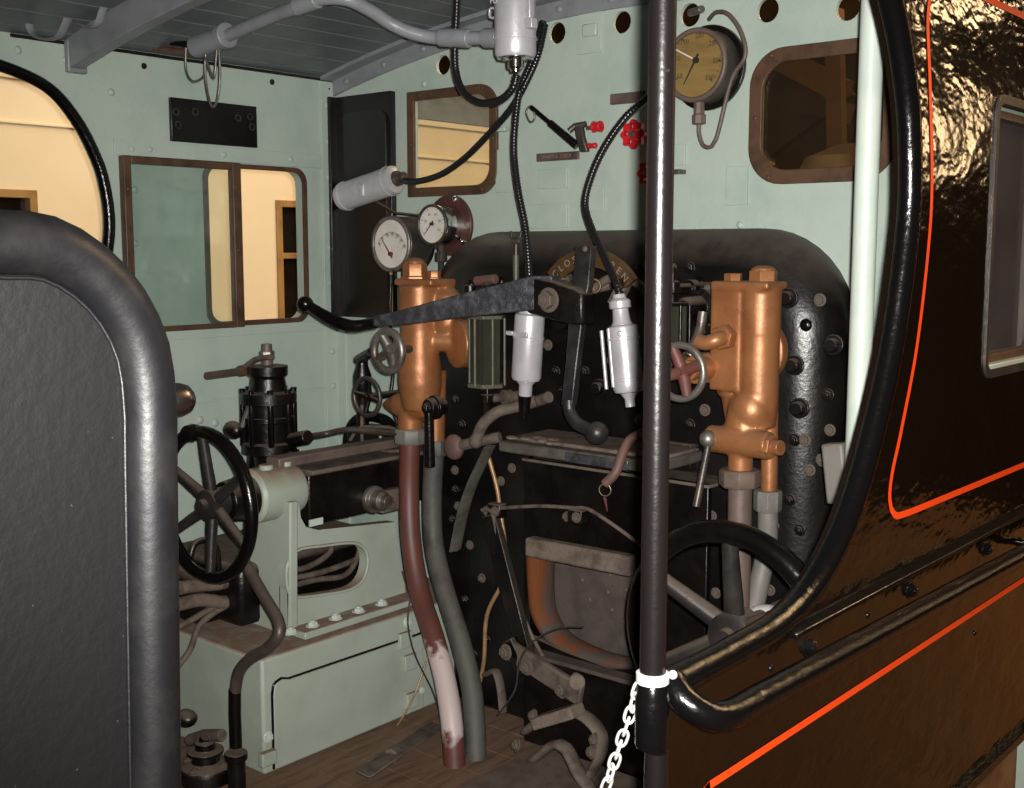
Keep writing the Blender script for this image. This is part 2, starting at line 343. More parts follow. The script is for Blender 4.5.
#@@SETTING
# ================================================================== THE SETTING
FLZ = -0.22
ROOF0, ROOFK = 1.935, 0.101
def roofz(x): return ROOF0 - ROOFK * x * x
CUT = [(-0.835, 1.36), (-0.832, 1.284), (-0.846, 1.183), (-0.886, 1.034), (-0.955, 0.889), (-1.042, 0.765), (-1.144, 0.69), (-1.256, 0.655), (-1.40, 0.647), (-1.56, 0.645)]
CUTT = [(-1.60, 1.715), (-1.19, 1.708), (-1.08, 1.683), (-0.99, 1.60), (-0.93, 1.49), (-0.885, 1.36)]
def cutcurve(dy):
    up = [(-1.60, 1.72), (-1.30, 1.716), (-1.15, 1.70), (-1.01, 1.655), (-0.925, 1.572), (-0.868, 1.47), (-0.843, 1.39)]
    up = [(a + dy, c) for a, c in up]
    pts = [V((0, a, c)) for a, c in up] + [V((0, a + dy, c)) for a, c in CUT[1:]]
    return [(p.y, p.z) for p in spline(pts, 0.02)]
# ---- left cab side
cl = cutcurve(-0.05)
outer = [(0.05, FLZ), (0.05, 1.80), (-1.75, 1.80), (-1.75, 1.72)] + cl + [(-1.56, FLZ)]
LW = MB().plate(outer, [rrect(-0.54, 0.965, -0.145, 1.465, 0.045)], lambda a, c: V((-1.2, a, c)), (-0.04, 0, 0)).build('wall_left', M['mint'], None, 0, 38, 'structure')
def wall_strip(parent, c, size, name='strip', m='mint'): return MB().box(c, size).build(name, M[m], parent, 0.001)
wall_strip(LW, (-1.198, -0.43, 1.503), (0.008, 0.86, 0.045)); wall_strip(LW, (-1.198, -0.43, 0.938), (0.008, 0.86, 0.035))
wall_strip(LW, (-1.199, -0.40, 0.715), (0.006, 0.80, 0.008)); wall_strip(LW, (-1.197, -0.032, 0.9), (0.010, 0.06, 1.75))
wall_strip(LW, (-1.199, -0.58, 1.783), (0.008, 1.16, 0.010), m='boiler')
for i in range(9): put('rivet', RIVM, LW, (-1.192, -0.032, 0.72 + i * 0.122), (1, 0, 0), 0.011)
for a in (-0.2, -0.47, -0.74): put('rivet', RIVM, LW, (-1.194, a, 1.503), (1, 0, 0), 0.009)
for a, c in ((-0.86, 1.66), (-1.0, 1.735), (-0.80, 1.50), (-0.795, 1.38), (-0.80, 1.22), (-1.14, 1.745)): put('rivet', RIVM, LW, (-1.199, a, c), (1, 0, 0), 0.011)
for p in ((144, 66), (272, 82), (328, 89), (85, 50)): put('bolt', BOLT, LW, at(*p, x=-1.199), (1, 0, 0), 0.007)
for p in ((186, 410), (200, 420), (215, 423)): put('rivet', RIVM, LW, at(*p, x=-1.199), (1, 0, 0), 0.013)
b = MB().tube([V((-1.2, a, c)) for a, c in cl if a > -1.7], 0.017, 12); b.build('trim_1', M['bead'], None, 0, 60, 'structure')
# ---- right cab side: black outside sheet, mint lining inside
cr_ = cutcurve(0.0)
outer = [(0.05, 0.085), (0.05, 1.80), (-1.75, 1.80), (-1.75, 1.72)] + cr_ + [(-1.565, 0.085)]
hole = rrect(-0.42, 0.955, 0.0, 1.49, 0.03)
RW = MB().plate(outer, [hole], lambda a, c: V((1.2, a, c)), (-0.03, 0, 0)).build('wall_right', M['sheet'], None, 0, 38, 'structure')
cin = [(a + 0.05, c - 0.05 if c < 0.8 else c) for a, c in cr_ if c < 1.68]
outer2 = [(0.0, 0.11), (0.0, 1.79), (-0.93, 1.79)] + cin + [(-1.5, 0.11)]
MB().plate(outer2, [rrect(-0.405, 0.967, -0.012, 1.478, 0.03)], lambda a, c: V((1.1695, a, c)), (-0.008, 0, 0)).build('lining', M['mint'], RW)
MB().tube([V((1.2, a, c)) for a, c in cr_], 0.0205, 14).build('trim_2', M['bead'], None, 0, 60, 'structure')
def lining_line(pts, w, name='trim_9'):
    """painted line: a thin ribbon lying on the sheet"""
    n = len(pts); vs = []; fs = []
    for i, (a, c) in enumerate(pts):
        p0 = pts[max(i - 1, 0)]; p1 = pts[min(i + 1, n - 1)]; d = V((p1[0] - p0[0], p1[1] - p0[1])).normalized(); q = V((-d.y, d.x)) * w / 2
        vs += [V((1.2012, a + q.x, c + q.y)), V((1.2012, a - q.x, c - q.y))]
    for i in range(n - 1): fs.append((2 * i, 2 * i + 1, 2 * i + 3, 2 * i + 2))
    return MB().add(vs, fs).build('painted_line', M['orange'], RW, 0, 0)
pl = [V((0, a, c)) for a, c in ((0.04, 1.663), (-0.55, 1.663), (-0.70, 1.66), (-0.765, 1.64), (-0.787, 1.59), (-0.765, 1.48), (-0.738, 1.32), (-0.742, 1.20), (-0.776, 1.03), (-0.83, 0.89), (-0.862, 0.82), (-0.868, 0.775), (-0.845, 0.745), (-0.79, 0.738), (-0.6, 0.736), (0.04, 0.732))]
lining_line([(p.y, p.z) for p in spline(pl, 0.015)], 0.0125)
ll = [V((0, a, c)) for a, c in ((-1.505, 0.11), (-1.505, 0.30), (-1.502, 0.42), (-1.488, 0.455), (-1.45, 0.4705), (-1.40, 0.4705), (-0.8, 0.468), (0.04, 0.465))]
lining_line([(p.y, p.z) for p in spline(ll, 0.012)], 0.0125)
# angle ledge, bottom angle and fixings of the sheet
MB().loft([[V((1.2, a, 0.622)), V((1.217, a, 0.625)), V((1.217, a, 0.632)), V((1.2, a, 0.640))] for a in (-1.23, 0.05)]).build('ledge', M['bead'], RW, 0.002)
MB().box((1.204, -0.75, 0.095), (0.022, 1.6, 0.022)).build('bottom_angle', M['bead'], RW, 0.003)
for p, s_ in (((910, 590), 0.0125), ((808, 647), 0.0125), ((985, 549), 0.0125)): put('bolt', BOLTK, RW, at(*p, x=1.2), (1, 0, 0), s_, 0.4)
for p in ((868, 615), (838, 648), (975, 633), (771, 668)): put('rivet', RIVK, RW, at(*p, x=1.2), (1, 0, 0), 0.006)
MB().box((1.14, -0.6, -0.2), (0.08, 2.0, 0.56)).build('footplate_valance', M['platform'], RW)
# ---- front spectacle wall
arc = [(1.2 - 2.4 * i / 24, roofz(1.2 - 2.4 * i / 24) + 0.01) for i in range(25)]
outer = [(-1.2, FLZ), (1.2, FLZ)] + arc
spl = rrect(-0.800, 1.400, -0.465, 1.685, 0.05, corners=(1, 0, 0, 0)); spr = rrect(0.465, 1.400, 0.800, 1.682, 0.06)
HOLES = [(-0.673, 1.786), (-0.36, 1.82), (-0.211, 1.832), (0.02, 1.835), (0.243, 1.827), (0.475, 1.81), (0.693, 1.788)]
circ = [[(hx + 0.031 * math.cos(2 * PI * k / 20), hz + 0.031 * math.sin(2 * PI * k / 20)) for k in range(20)] for hx, hz in HOLES]
FWALL = MB().plate(outer, [spl, spr] + circ, lambda a, c: V((a, 0, c)), (0, 0.012, 0)).build('wall_front', M['mint'], None, 0, 38, 'structure')
def patch(x0, y0, x1, y1, t=0.008):
    a, c = at(x0, y0, y=0), at(x1, y1, y=0)
    wall_strip(FWALL, ((a.x + c.x) / 2, -t / 2, (a.z + c.z) / 2), (abs(c.x - a.x), t, abs(a.z - c.z)), 'patch_plate')
for q in ((540, 170, 568, 188), (583, 186, 605, 211), (526, 205, 568, 228), (728, 167, 748, 205), (579, 14, 602, 52, .006), (672, 145, 686, 165), (497, 150, 514, 192)): patch(*q)
MB().box(at(590, 30, y=-0.012), (0.05, 0.012, 0.035)).build('patch_plate', M['mint'], FWALL, 0.004)
for p in ((508, 160), (508, 180), (424, 84), (740, 225), (420, 212)): put('rivet', RIVM, FWALL, at(*p, y=0), (0, -1, 0), 0.01)
wall_strip(FWALL, (-1.175, -0.004, 0.4), (0.05, 0.010, 1.1))
p = at(503, 130, y=0); MB().box(p + V((0, -0.012, 0)), (0.055, 0.024, 0.012)).build('hinge_lug', M['mint'], FWALL, 0.003)
# backing behind the wall holes: firebox cladding in shade
# ---- windows of the front wall
def spectacle(name, x0, x1, z0, z1, rout, m_glass, corners, fw=0.034):
    w = bpy.data.objects.new(name, None); COL.objects.link(w); w['kind'] = 'structure'; w.location = ((x0 + x1) / 2, 0, z0)
    MB().plate(rrect(x0, z0, x1, z1, rout, 8, corners), [rrect(x0 + fw, z0 + fw, x1 - fw, z1 - fw, max(rout - fw * 0.6, 0.012), 8, corners)], lambda a, c: V((a, -0.012, c)), (0, 0.012, 0)).build('window_frame', M['brown'], w, 0.003)
    MB().plate(rrect(x0 + fw * .6, z0 + fw * .6, x1 - fw * .6, z1 - fw * .6, rout * .6, 6, corners), [], lambda a, c: V((a, 0.004, c)), (0, 0.004, 0)).build('pane', m_glass, w)
    for a, c in ((x0 + 0.06, z0 + fw / 2), (x1 - 0.06, z0 + fw / 2), (x0 + 0.06, z1 - fw / 2), (x1 - 0.06, z1 - fw / 2), (x0 + fw / 2, (z0 + z1) / 2), (x1 - fw / 2, (z0 + z1) / 2)):
        put('screw', RIVB, w, (a, -0.012, c), (0, -1, 0), 0.006)
    return w
spectacle('window_1', -0.828, -0.438, 1.373, 1.712, 0.075, M['glass'], (1, 1, 0, 0), 0.03)
spectacle('window_2', 0.434, 0.832, 1.368, 1.712, 0.095, M['glassdark'], (1, 1, 1, 1), 0.036)
# ---- sliding window of the left side
w = bpy.data.objects.new('window_3', None); COL.objects.link(w); w['kind'] = 'structure'; w.location = (-1.2, -0.5, 0.965)
fr = MB()
for ya, yb, za, zb in ((-0.848, -0.822, 0.950, 1.478), (-0.458, -0.425, 0.950, 1.478), (-0.822, -0.458, 1.455, 1.478), (-0.822, -0.458, 0.950, 0.966)):
    fr.box((-1.182, (ya + yb) / 2, (za + zb) / 2), (0.028, yb - ya, zb - za))
fr.build('sliding_frame', M['brown'], w, 0.003)
fr = MB(); fr.plate(rrect(-0.552, 0.953, -0.133, 1.477, 0.05), [rrect(-0.535, 0.97, -0.15, 1.462, 0.04)], lambda a, c: V((-1.2, a, c)), (0.008, 0, 0)).build('window_frame', M['brown'], w, 0.002)
MB().box((-1.182, -0.64, 1.21), (0.005, 0.37, 0.49)).build('pane', M['glassgreen'], w)
for ya, za in ((-0.835, 1.38), (-0.835, 1.05), (-0.442, 1.40), (-0.442, 1.2), (-0.442, 1.02)): put('screw', RIVB, w, (-1.168, ya, za), (1, 0, 0), 0.006)
# ---- window of the right side sheet
w = bpy.data.objects.new('window_4', None); COL.objects.link(w); w['kind'] = 'structure'; w.location = (1.2, -0.22, 0.955)
MB().plate(rrect(-0.428, 0.945, 0.012, 1.50, 0.034), [rrect(-0.412, 0.963, -0.008, 1.482, 0.022)], lambda a, c: V((1.205, a, c)), (-0.02, 0, 0)).build('window_frame', M['iron'], w, 0.003)
MB().box((1.188, -0.21, 0.966), (0.03, 0.39, 0.012)).build('sill', M['mintpale'], w, 0.002)
MB().box((1.166, -0.21, 1.222), (0.005, 0.40, 0.51)).build('pane', M['glassmid'], w)
MB().plate(rrect(-0.41, 0.973, -0.012, 1.475, 0.03), [rrect(-0.398, 0.987, -0.025, 1.46, 0.02)], lambda a, c: V((1.186, a, c)), (-0.016, 0, 0)).build('inner_frame', M['brown'], w, 0.002)
# ---- narrow black door in the front corner
d = bpy.data.objects.new('door_1', None); COL.objects.link(d); d['kind'] = 'structure'; d.location = (-1.03, 0, 0.97)
MB().box((-1.028, -0.012, 1.345), (0.275, 0.024, 0.755)).build('door_leaf', M['black'], d, 0.003)
MB().plate(rrect(-1.115, 0.975, -0.905, 1.665, 0.05, 6, (0, 1, 0, 0)), [], lambda a, c: V((a, -0.034, c)), (0, 0.012, 0)).build('door_panel', M['boiler'], d, 0.004)
MB().box((-1.165, -0.03, 1.345), (0.014, 0.05, 0.755)).build('door_edge', M['dblack'], d, 0.003)
MB().box((-0.897, -0.02, 1.14), (0.010, 0.02, 0.30)).build('door_edge', M['teak'], d, 0.002)
# ---- roof of narrow boards, transverse rib and corner angle
rf = MB(); nb = 27
for i in range(nb):
    xa = -1.35 + 2.7 * i / nb; xb = xa + 2.7 / nb
    prof = [(xa, 0.006), (xa + 0.004, 0.0), (xb - 0.004, 0.0), (xb, 0.006)]
    vs = [V((a, yy, roofz(a) + dz)) for yy in (0.03, -1.75) for a, dz in prof] + [V((a, yy, roofz(a) + 0.03)) for yy in (0.03, -1.75) for a, dz in prof]
    rf.add(vs, [(k, k + 1, 5 + k, 4 + k) for k in range(3)] + [(8 + k, 9 + k, 13 + k, 12 + k) for k in range(3)])
rf.build('ceiling', M['roof'], None, 0, 20, 'structure')
def transverse(name, y0, y1, drop, m, th=0.012):
    up = []; n = 30; secs = []
    for i in range(n + 1):
        x = -1.195 + 2.39 * i / n; z = roofz(x)
        secs.append([V((x, y0, z + 0.004)), V((x, y1, z + 0.004)), V((x, y1, z - drop)), V((x, y0, z - drop))])
    return MB().loft(secs).build(name, m, None, 0.003, 38, 'structure')
t1 = transverse('trim_3', -1.0, -0.955, 0.082, M['grey'])
p = at(62, 55, x=-1.19); MB().box((-1.187, -0.975, 1.745), (0.02, 0.06, 0.09)).build('end_plate', M['grey'], t1, 0.004); put('bolt', BOLT, t1, (-1.176, -0.985, 1.74), (1, 0, 0), 0.009)
t2 = transverse('trim_4', -0.065, -0.002, 0.012, M['grey'])
n = 30; MB().loft([[V((x, -0.012, roofz(x))), V((x, -0.001, roofz(x))), V((x, -0.001, roofz(x) - 0.062)), V((x, -0.012, roofz(x) - 0.062))] for x in [-1.19 + 2.38 * i / n for i in range(n + 1)]]).build('angle_flange', M['grey'], t2, 0.002)
for i in range(13):
    x = -1.12 + i * 0.185; put('bolt', RIVG, t2, (x, -0.012, roofz(x) - 0.035), (0, -1, 0), 0.011)
# ---- floor of boards, outside platform, hall
fl = MB()
for i in range(12):
    ya = -1.6 + i * 0.135; fl.box((0, ya + 0.066, FLZ - 0.02), (2.4, 0.131, 0.04))
fl.build('floor', M['boards'], None, 0.0, 38, 'structure')
pf = MB()
for i in range(14): pf.box((1.36 + i * 0.16, 0.9, -0.42), (0.155, 7.0, 0.04))
pf.build('floor_platform', M['platform'], None, 0.003, 38, 'structure')
MB().box((0, 2, -1.52), (24, 30, 0.04)).build('floor_hall', M['ground'], None, 0, 38, 'structure')
MB().box((0, 11.0, 1.5), (24, 0.2, 6)).build('wall_hall', M['hall'], None, 0, 38, 'structure')

#@@OUTSIDE
# ================================================================== OUTSIDE THE CAB
coach = thing('railway_coach', 'cream railway coach standing beyond the left cab windows', 'coach', (-2.9, 1.6, -1.0))
wins = [(-1.05, -0.205), (1.085, 1.93), (2.95, 3.6)]
holes = [[(a, 0.80), (c, 0.80), (c, 1.455), (a, 1.455)] for a, c in wins]
MB().plate([(-3.2, -1.0), (6.4, -1.0), (6.4, 1.95), (-3.2, 1.95)], holes, lambda a, c: V((-2.9, a, c)), (-0.06, 0, 0)).build('body_side', M['cream'], coach)
mo = MB(); mo.box((-2.895, 1.6, 1.735), (0.02, 9.6, 0.012)); mo.box((-2.897, 1.6, 1.93), (0.03, 9.6, 0.03)); mo.box((-2.897, 1.6, 0.72), (0.02, 9.6, 0.02)); mo.build('moulding', M['cream'], coach, 0.003)
MB().loft([[V((-2.88, a, 1.95)), V((-3.0, a, 2.12)), V((-3.4, a, 2.28)), V((-4.2, a, 2.36)), V((-4.2, a, 1.95))] for a in (-3.2, 6.4)]).build('coach_roof', M['greyd'], coach)
for a, c in wins:
    f_ = MB().plate([(a, 0.80), (c, 0.80), (c, 1.455), (a, 1.455)], [[(a + .035, 0.835), (c - .035, 0.835), (c - .035, 1.42), (a + .035, 1.42)]], lambda u, v: V((-2.885, u, v)), (-0.05, 0, 0))
    f_.box((-2.91, (a + c) / 2, 1.17), (0.04, c - a - .06, 0.03)); fo = f_.build('window_frame', M['teak'], coach, 0.003)
    MB().box((-2.93, (a + c) / 2, 1.12), (0.006, c - a - 0.05, 0.62)).build('pane', M['glassdark'], fo)
MB().box((-3.9, 1.6, 0.5), (0.05, 9.4, 2.8)).build('interior', M['inside'], coach)
bl = thing('locomotive_boiler', 'black boiler barrel with cladding ahead of the cab seen through the right spectacle', 'boiler', (0, 1.7, -0.6))
MB().lathe((0, 0.06, 0.50), (0, 1, 0), [(0, 0.70), (0.02, 0.74), (1.2, 0.74), (1.22, 0.76), (1.28, 0.76), (1.30, 0.74), (3.2, 0.74), (3.22, 0.70)], 48).build('barrel', M['black'], bl)
MB().lathe((0.32, 0.9, 1.12), (0, 0, 1), [(0, .30), (.08, .27), (.16, .22), (.30, .20), (.38, .16), (.42, .06)], 28).build('dome_cover', M['brass'], bl)
MB().lathe((0.30, 2.6, 1.15), (0, 0, 1), [(0, .24), (.06, .18), (.14, .15), (.70, .15), (.74, .19), (.86, .19), (.88, .14)], 28).build('chimney', M['black'], bl)
def beam(p0, p1, w_, lab):
    d_ = (V(p1) - V(p0)); L_ = d_.length; q = d_.to_track_quat('X', 'Z').to_matrix()
    return solo(MB().box((V(p0) + V(p1)) / 2, (L_, w_, w_ * 1.4), q), 'roof_beam', M['hall'], lab, 'beam', 'hall roof beams beyond the right spectacle')
def pb_(px, py, yy): return at(px, py, y=yy)
beam(pb_(760, 48, 6.0), pb_(845, 92, 6.0), 0.13, 'sloping timber beam beyond right spectacle, topmost and falling to the right')
beam(pb_(755, 92, 6.2), pb_(850, 114, 6.2), 0.11, 'sloping timber beam beyond right spectacle, middle one and nearly level')
beam(pb_(755, 160, 6.4), pb_(850, 88, 6.4), 0.10, 'sloping timber beam beyond right spectacle, rising to the right')
beam(pb_(834, 10, 5.4), pb_(838, 200, 5.4), 0.085, 'upright timber post beyond right spectacle')

# tender side sheet at the near left
td = thing('tender_side', 'black tender side sheet with thick rounded rim at the near left', 'tender', (1.18, -2.75, -0.4))
edge = ats([], 0)
def ty(px, py): p_ = at(px, py, x=1.2); return V((1.2, p_.y, p_.z))
rimp = [V((1.2, -3.4, 1.207)), V((1.2, -2.9, 1.207)), V((1.2, -2.47, 1.206))] + [ty(*q) for q in ((0, 243), (45, 247), (86, 270), (118, 305), (139, 350), (146, 405), (147, 470))] + [V((1.2, -2.308, 0.8)), V((1.2, -2.318, 0.4)), V((1.2, -2.325, -0.2))]
rs = spline(rimp, 0.015)
MB().tube(rs, 0.0228, 18).build('rim', M['rim'], td, 0, 60)
pan = [(p_.y, p_.z) for p_ in rs] + [(-3.4, -0.2)]
MB().plate(pan, [], lambda a, c: V((1.206, a, c)), (-0.025, 0, 0)).build('side_panel', M['tender'], td)
sm = []
for i in range(1, len(rs) - 1):
    t_ = (rs[i + 1] - rs[i - 1]).normalized(); nn = V((0, t_.z, -t_.y)); sm.append(rs[i] - nn * -0.0235 + V((0.008, 0, 0)))
MB().tube(sm, 0.0016, 8).build('weld_bead', M['tender'], td, 0, 60)
gp = at(178, 398, x=1.12)
hb = thing('handbrake', 'worn round steel handle end sticking out behind the tender rim', 'handle', gp + V((0, -0.02, -0.02)))
gy = at(188, 399, x=1.12)
MB().lathe(V((1.12, gy.y - 0.16, gy.z)), (0, 1, 0), [(0, .011), (0.12, .012), (0.123, .014), (0.15, .0152), (0.158, .013), (0.162, .009)], 24).build('grip', M['tarnish'], hb, 0, 50)
MB().box((1.15, gy.y - 0.155, gy.z), (0.075, 0.02, 0.03)).build('shank', M['iron'], hb, 0.004)

# grab pole, chain, hand rail
pb = V((1.205, -1.602, 0))
gpole = thing('grab_pole', 'tall glossy black steel pole at the cab doorway', 'pole', (1.205, -1.602, 0.35))
pt = at(659, 0, x=1.205)
pr = mp(V((1.2, -1.58, 1))) * 13.3
MB().cyl((1.205, -1.602, 0.62), (1.205, -1.602, 1.80), pr, None, 28).build('shaft', M['pole'], gpole, 0, 60)
MB().lathe((1.205, -1.602, 0.578), (0, 0, 1), [(0, pr * 1.22), (0.004, pr * 1.3), (0.065, pr * 1.3), (0.07, pr * 1.2), (0.082, pr * 1.2), (0.086, pr)], 28).build('socket', M['bead'], gpole, 0, 50)
MB().lathe((1.213, -1.603, -0.25), (0, 0, 1), [(0, pr * .95), (0.80, pr * .95), (0.825, pr * .9)], 24).build('lower_stanchion', M['pole'], gpole, 0, 50)
MB().lathe((1.205, -1.602, 0.662), (0, 0, 1), [(0, pr + .002), (0.001, pr + .0045), (0.013, pr + .0045), (0.014, pr + .002)], 28).build('x', M['white'], None)
clip = bpy.data.objects['x']; clip.name = 'cable_tie'; tag(clip, 'white plastic band tied round the black pole', 'band')
MB().ball(clip.location + V((0.022, 0.012, 0.012)), 0.006, 12).build('tie_knot', M['white'], clip, 0, 60)
ch = thing('plastic_chain', 'white plastic link chain hanging from the band on the pole', 'chain', at(612, 766, y=-1.57))
cp = [at(644, 668, y=-1.60), at(640, 682, y=-1.60), at(631, 712, y=-1.59), at(619, 748, y=-1.575), at(604, 792, y=-1.56)]
cs = resample(spline(cp, 0.004), 0.0225)
for i in range(len(cs) - 1):
    a, c = cs[i], cs[i + 1]; mid = (a + c) / 2; d_ = (c - a).normalized()
    _, u, w_ = basis(d_)
    ang = (35 if i % 2 else 125); s_ = u * math.cos(R(ang)) + w_ * math.sin(R(ang)); loop = []
    for k in range(24):
        t_ = 2 * PI * k / 24
        loop.append(mid + d_ * (0.0130 * (1 if math.sin(t_) > 0 else -1) * (abs(math.sin(t_)) ** 0.7) + 0.0025 * math.sin(t_)) + s_ * (0.0066 * math.cos(t_)))
    MB().tube(loop, 0.0022, 8, True).build('link', M['white'], ch, 0, 60)
rl = thing('hand_rail', 'glossy black tubular hand rail along the outside of the side sheet', 'rail', (1.26, -0.9, 0.56))
HX = 1.262; RD = 0.018
rp = [V((1.203, -1.555, 0.632)), V((1.225, -1.562, 0.615)), V((1.252, -1.545, 0.596)), V((HX, -1.505, 0.588))] + [V((HX, y_, 0.588 - 0.03 * (y_ + 1.505) / 1.3)) for y_ in (-1.42, -1.2, -0.9, -0.5, -0.1, 0.05)]
MB().tube(spline([q + V((0, 0, RD)) for q in rp], 0.01), 0.0195, 16).build('rail_tube', M['bead'], rl, 0, 60)
MB().lathe((1.19, -1.556, 0.636), (1, -.1, -.4), [(0, .026), (0.016, .026), (0.02, .02)], 20).build('rail_flange', M['bead'], rl, 0, 50)
MB().cyl((1.2, -0.12, 0.556), (HX, -0.12, 0.556), 0.010).build('rail_stud', M['bead'], rl, 0, 50)
#@@INTERIOR
# ================================================================== BOILER BACKHEAD
YB = -0.15
def arch(inset):
    x0, x1, zt, r = -0.668 + inset, 0.745 - inset, 1.256 - inset, 0.26 - inset * 0.6
    pts = [(x0, FLZ + 0.002)] + [(x0 + r - r * math.cos(R(a)), zt - r + r * math.sin(R(a))) for a in range(0, 91, 9)] + [(x1 - r + r * math.sin(R(a)), zt - r + r * math.cos(R(a))) for a in range(0, 91, 9)] + [(x1, FLZ + 0.002)]
    return pts
bh = thing('boiler_backhead', 'black dusty arched boiler backhead bolted to the front wall of the cab', 'boiler', (0, -0.05, FLZ))
secs = []
for ins, yy in ((0, -0.001), (0, -0.03), (0.004, -0.055), (0.018, -0.088), (0.042, -0.117), (0.075, -0.138), (0.11, YB)):
    secs.append([V((a, yy, c)) for a, c in arch(ins)])
MB().loft(secs).build('plate', M['boiler'], bh, 0, 50)
def bhp(px, py, m, nm, s_, y=None): put(nm, m, bh, at(px, py, y=YB if y is None else y), (0, -1, 0), s_, rnd.random() * 3)
for q in ((789, 298), (795, 365), (800, 408), (600, 388), (834, 345), (566, 394), (705, 300)): bhp(*q, STUD, 'washout_plug', 0.017 if q != (705, 300) else 0.03)
for q in ((806, 325), (470, 285), (545, 278), (500, 282), (600, 255), (640, 268), (676, 283), (700, 283)): bhp(*q, RIVK, 'stay_head', 0.016)
for q in ((455, 470), (512, 468), (501, 481), (458, 506), (497, 526), (470, 545), (482, 578), (690, 512), (712, 516), (700, 556), (682, 590), (716, 593), (677, 628), (774, 525), (790, 560), (770, 590), (830, 430), (810, 470)): bhp(*q, BOLTD, 'stay_bolt', 0.011)
for q in ((455, 490), (452, 520), (465, 600), (487, 640), (474, 655), (700, 640), (790, 500), (800, 530), (680, 455), (690, 480)): bhp(*q, BOLT, 'stay_bolt', 0.011)
MB().box(at(675, 455, y=YB - 0.01), (0.12, 0.03, 0.07)).build('pad', M['dblack'], bh, 0.006)

for q in ((560, 262), (660, 262), (690, 268), (700, 330), (705, 410), (690, 425), (612, 360), (585, 372), (556, 372), (548, 345), (575, 420), (640, 420), (455, 300), (452, 340), (455, 400), (462, 425), (820, 300), (828, 395), (822, 460), (805, 440), (795, 440)): bhp(*q, BOLTD if rnd.random() < .5 else BOLT, 'stay_bolt', 0.012)
# fire hole casing
fa, fb = at(524, 458, y=-0.27), at(668, 470, y=-0.27)
X0, X1, ZT = fa.x, fb.x + 0.12, fa.z
fd = thing('firehole_casing', 'black iron casing around the fire hole, low on the backhead', 'fire door', ((X0 + X1) / 2, -0.27, FLZ))
op = [at(q[0], q[1], y=-0.27) for q in ((529, 552), (640, 575), (660, 640), (652, 668), (610, 668), (566, 652), (540, 640), (529, 636))]
MB().plate([(X0, FLZ), (X1, FLZ), (X1, ZT), (X0, ZT)], [[(p_.x, p_.z) for p_ in op]], lambda a, c: V((a, -0.27, c)), (0, 0.02, 0)).build('front_plate', M['dblack'], fd, 0.003)
MB().box((X0 + 0.008, -0.20, (ZT + FLZ) / 2), (0.016, 0.11, ZT - FLZ)).build('side_plate', M['dblack'], fd)
MB().box(((X0 + X1) / 2, -0.21, ZT - 0.004), (X1 - X0 + .01, 0.13, 0.008)).build('top_plate', M['dustrod'], fd, 0.002)
q0, q1 = at(530, 548, y=-0.16), at(668, 690, y=-0.16)
MB().box(((q0.x + q1.x) / 2, -0.155, (q0.z + q1.z) / 2), (q1.x - q0.x, 0.01, q0.z - q1.z)).build('fire_door', M['fireb'], fd)
dr = fd.children[-1]
for q in ((610, 575), (608, 592), (626, 590), (590, 600), (612, 610), (624, 622), (582, 580)): put('rivet', RIVD, fd, at(*q, y=-0.16), (0, -1, 0), 0.006)
jl = ats([(541, 540), (541, 585), (545, 615), (562, 640), (594, 656), (625, 664), (660, 672)], -0.225)
MB().tube(spline(jl, 0.01), lambda i, m: 0.058 - 0.028 * (i / m), 18, flat=0.55, up=V((0, 1, 0))).build('firehole_lip', M['rust'], fd, 0, 60)
b0, b1 = at(528, 546, y=-0.335), at(633, 566, y=-0.335)
db = thing('deflector_bar', 'thick brown dust-covered flat bar across the top of the fire hole', 'bar', (b0 + b1) / 2)
h = 0.027
MB().loft([[V((x, -0.352, z - h)), V((x, -0.352, z + h)), V((x, -0.312, z + h)), V((x, -0.312, z - h))] for x, z in ((b0.x, b0.z - .0), (b0.x + .01, b0.z), ((b0.x + b1.x) / 2, (b0.z + b1.z) / 2), (b1.x, b1.z))]).build('bar', M['dusty'], db, 0.008)
for x in (b0.x + 0.05, b1.x - 0.05): MB().box((x, -0.290, (b0.z + b1.z) / 2 - 0.005), (0.03, 0.05, 0.03)).build('bracket', M['dblack'], db, 0.002)
sl = MB(); s0, s1 = at(528, 640, y=-0.29), at(600, 668, y=-0.29)
sl.box(((s0.x + X1) / 2, -0.295, s0.z - 0.03), (X1 - s0.x, 0.05, 0.012))
sl.build('sill', M['fireb'], fd, 0.003)
# rods and links on the casing
rod = ats([(500, 508), (540, 506), (575, 508), (588, 509), (612, 524), (642, 546)], -0.30)
lr = thing('lever_rod', 'thin dusty rod running across the fire hole casing to a bent end', 'rod', rod[2])
MB().tube(spline(rod, .02), 0.0055, 10).build('rod', M['dustrod'], lr, 0, 60)
for q, nm in (((578, 516), 'clevis'), ((497, 510), 'clevis')):
    p_ = at(*q, y=-0.29); MB().box(p_, (0.05, 0.035, 0.04)).build(nm, M['dblack'], lr, 0.005); put('bolt', BOLTD, lr, p_ + V((0.008, -0.018, 0)), (0, -1, 0), 0.011); put('bolt', BOLTD, lr, p_ + V((-0.03, -0.01, -.004)), (-1, 0, 0), 0.011)
solo(MB().tube(spline(ats([(482, 510), (492, 512), (500, 548), (516, 596), (530, 632), (545, 660)], -0.31), .02), 0.006, 10), 'bent_rod', M['dustrod'], 'thin dusty bent rod falling from the clevis beside the fire hole', 'rod', sharp=60)
solo(MB().tube(spline(ats([(488, 455), (497, 488), (500, 510), (505, 545), (503, 580), (487, 615), (484, 660), (478, 690)], -0.22), .02), 0.0065, 10), 'copper_tube', M['gold'], 'thin brown copper tube winding down left of the fire hole', 'pipe', sharp=60)
lk = thing('door_link', 'heavy black flat link running diagonally down beside the fire hole', 'link', at(510, 600, y=-0.30))
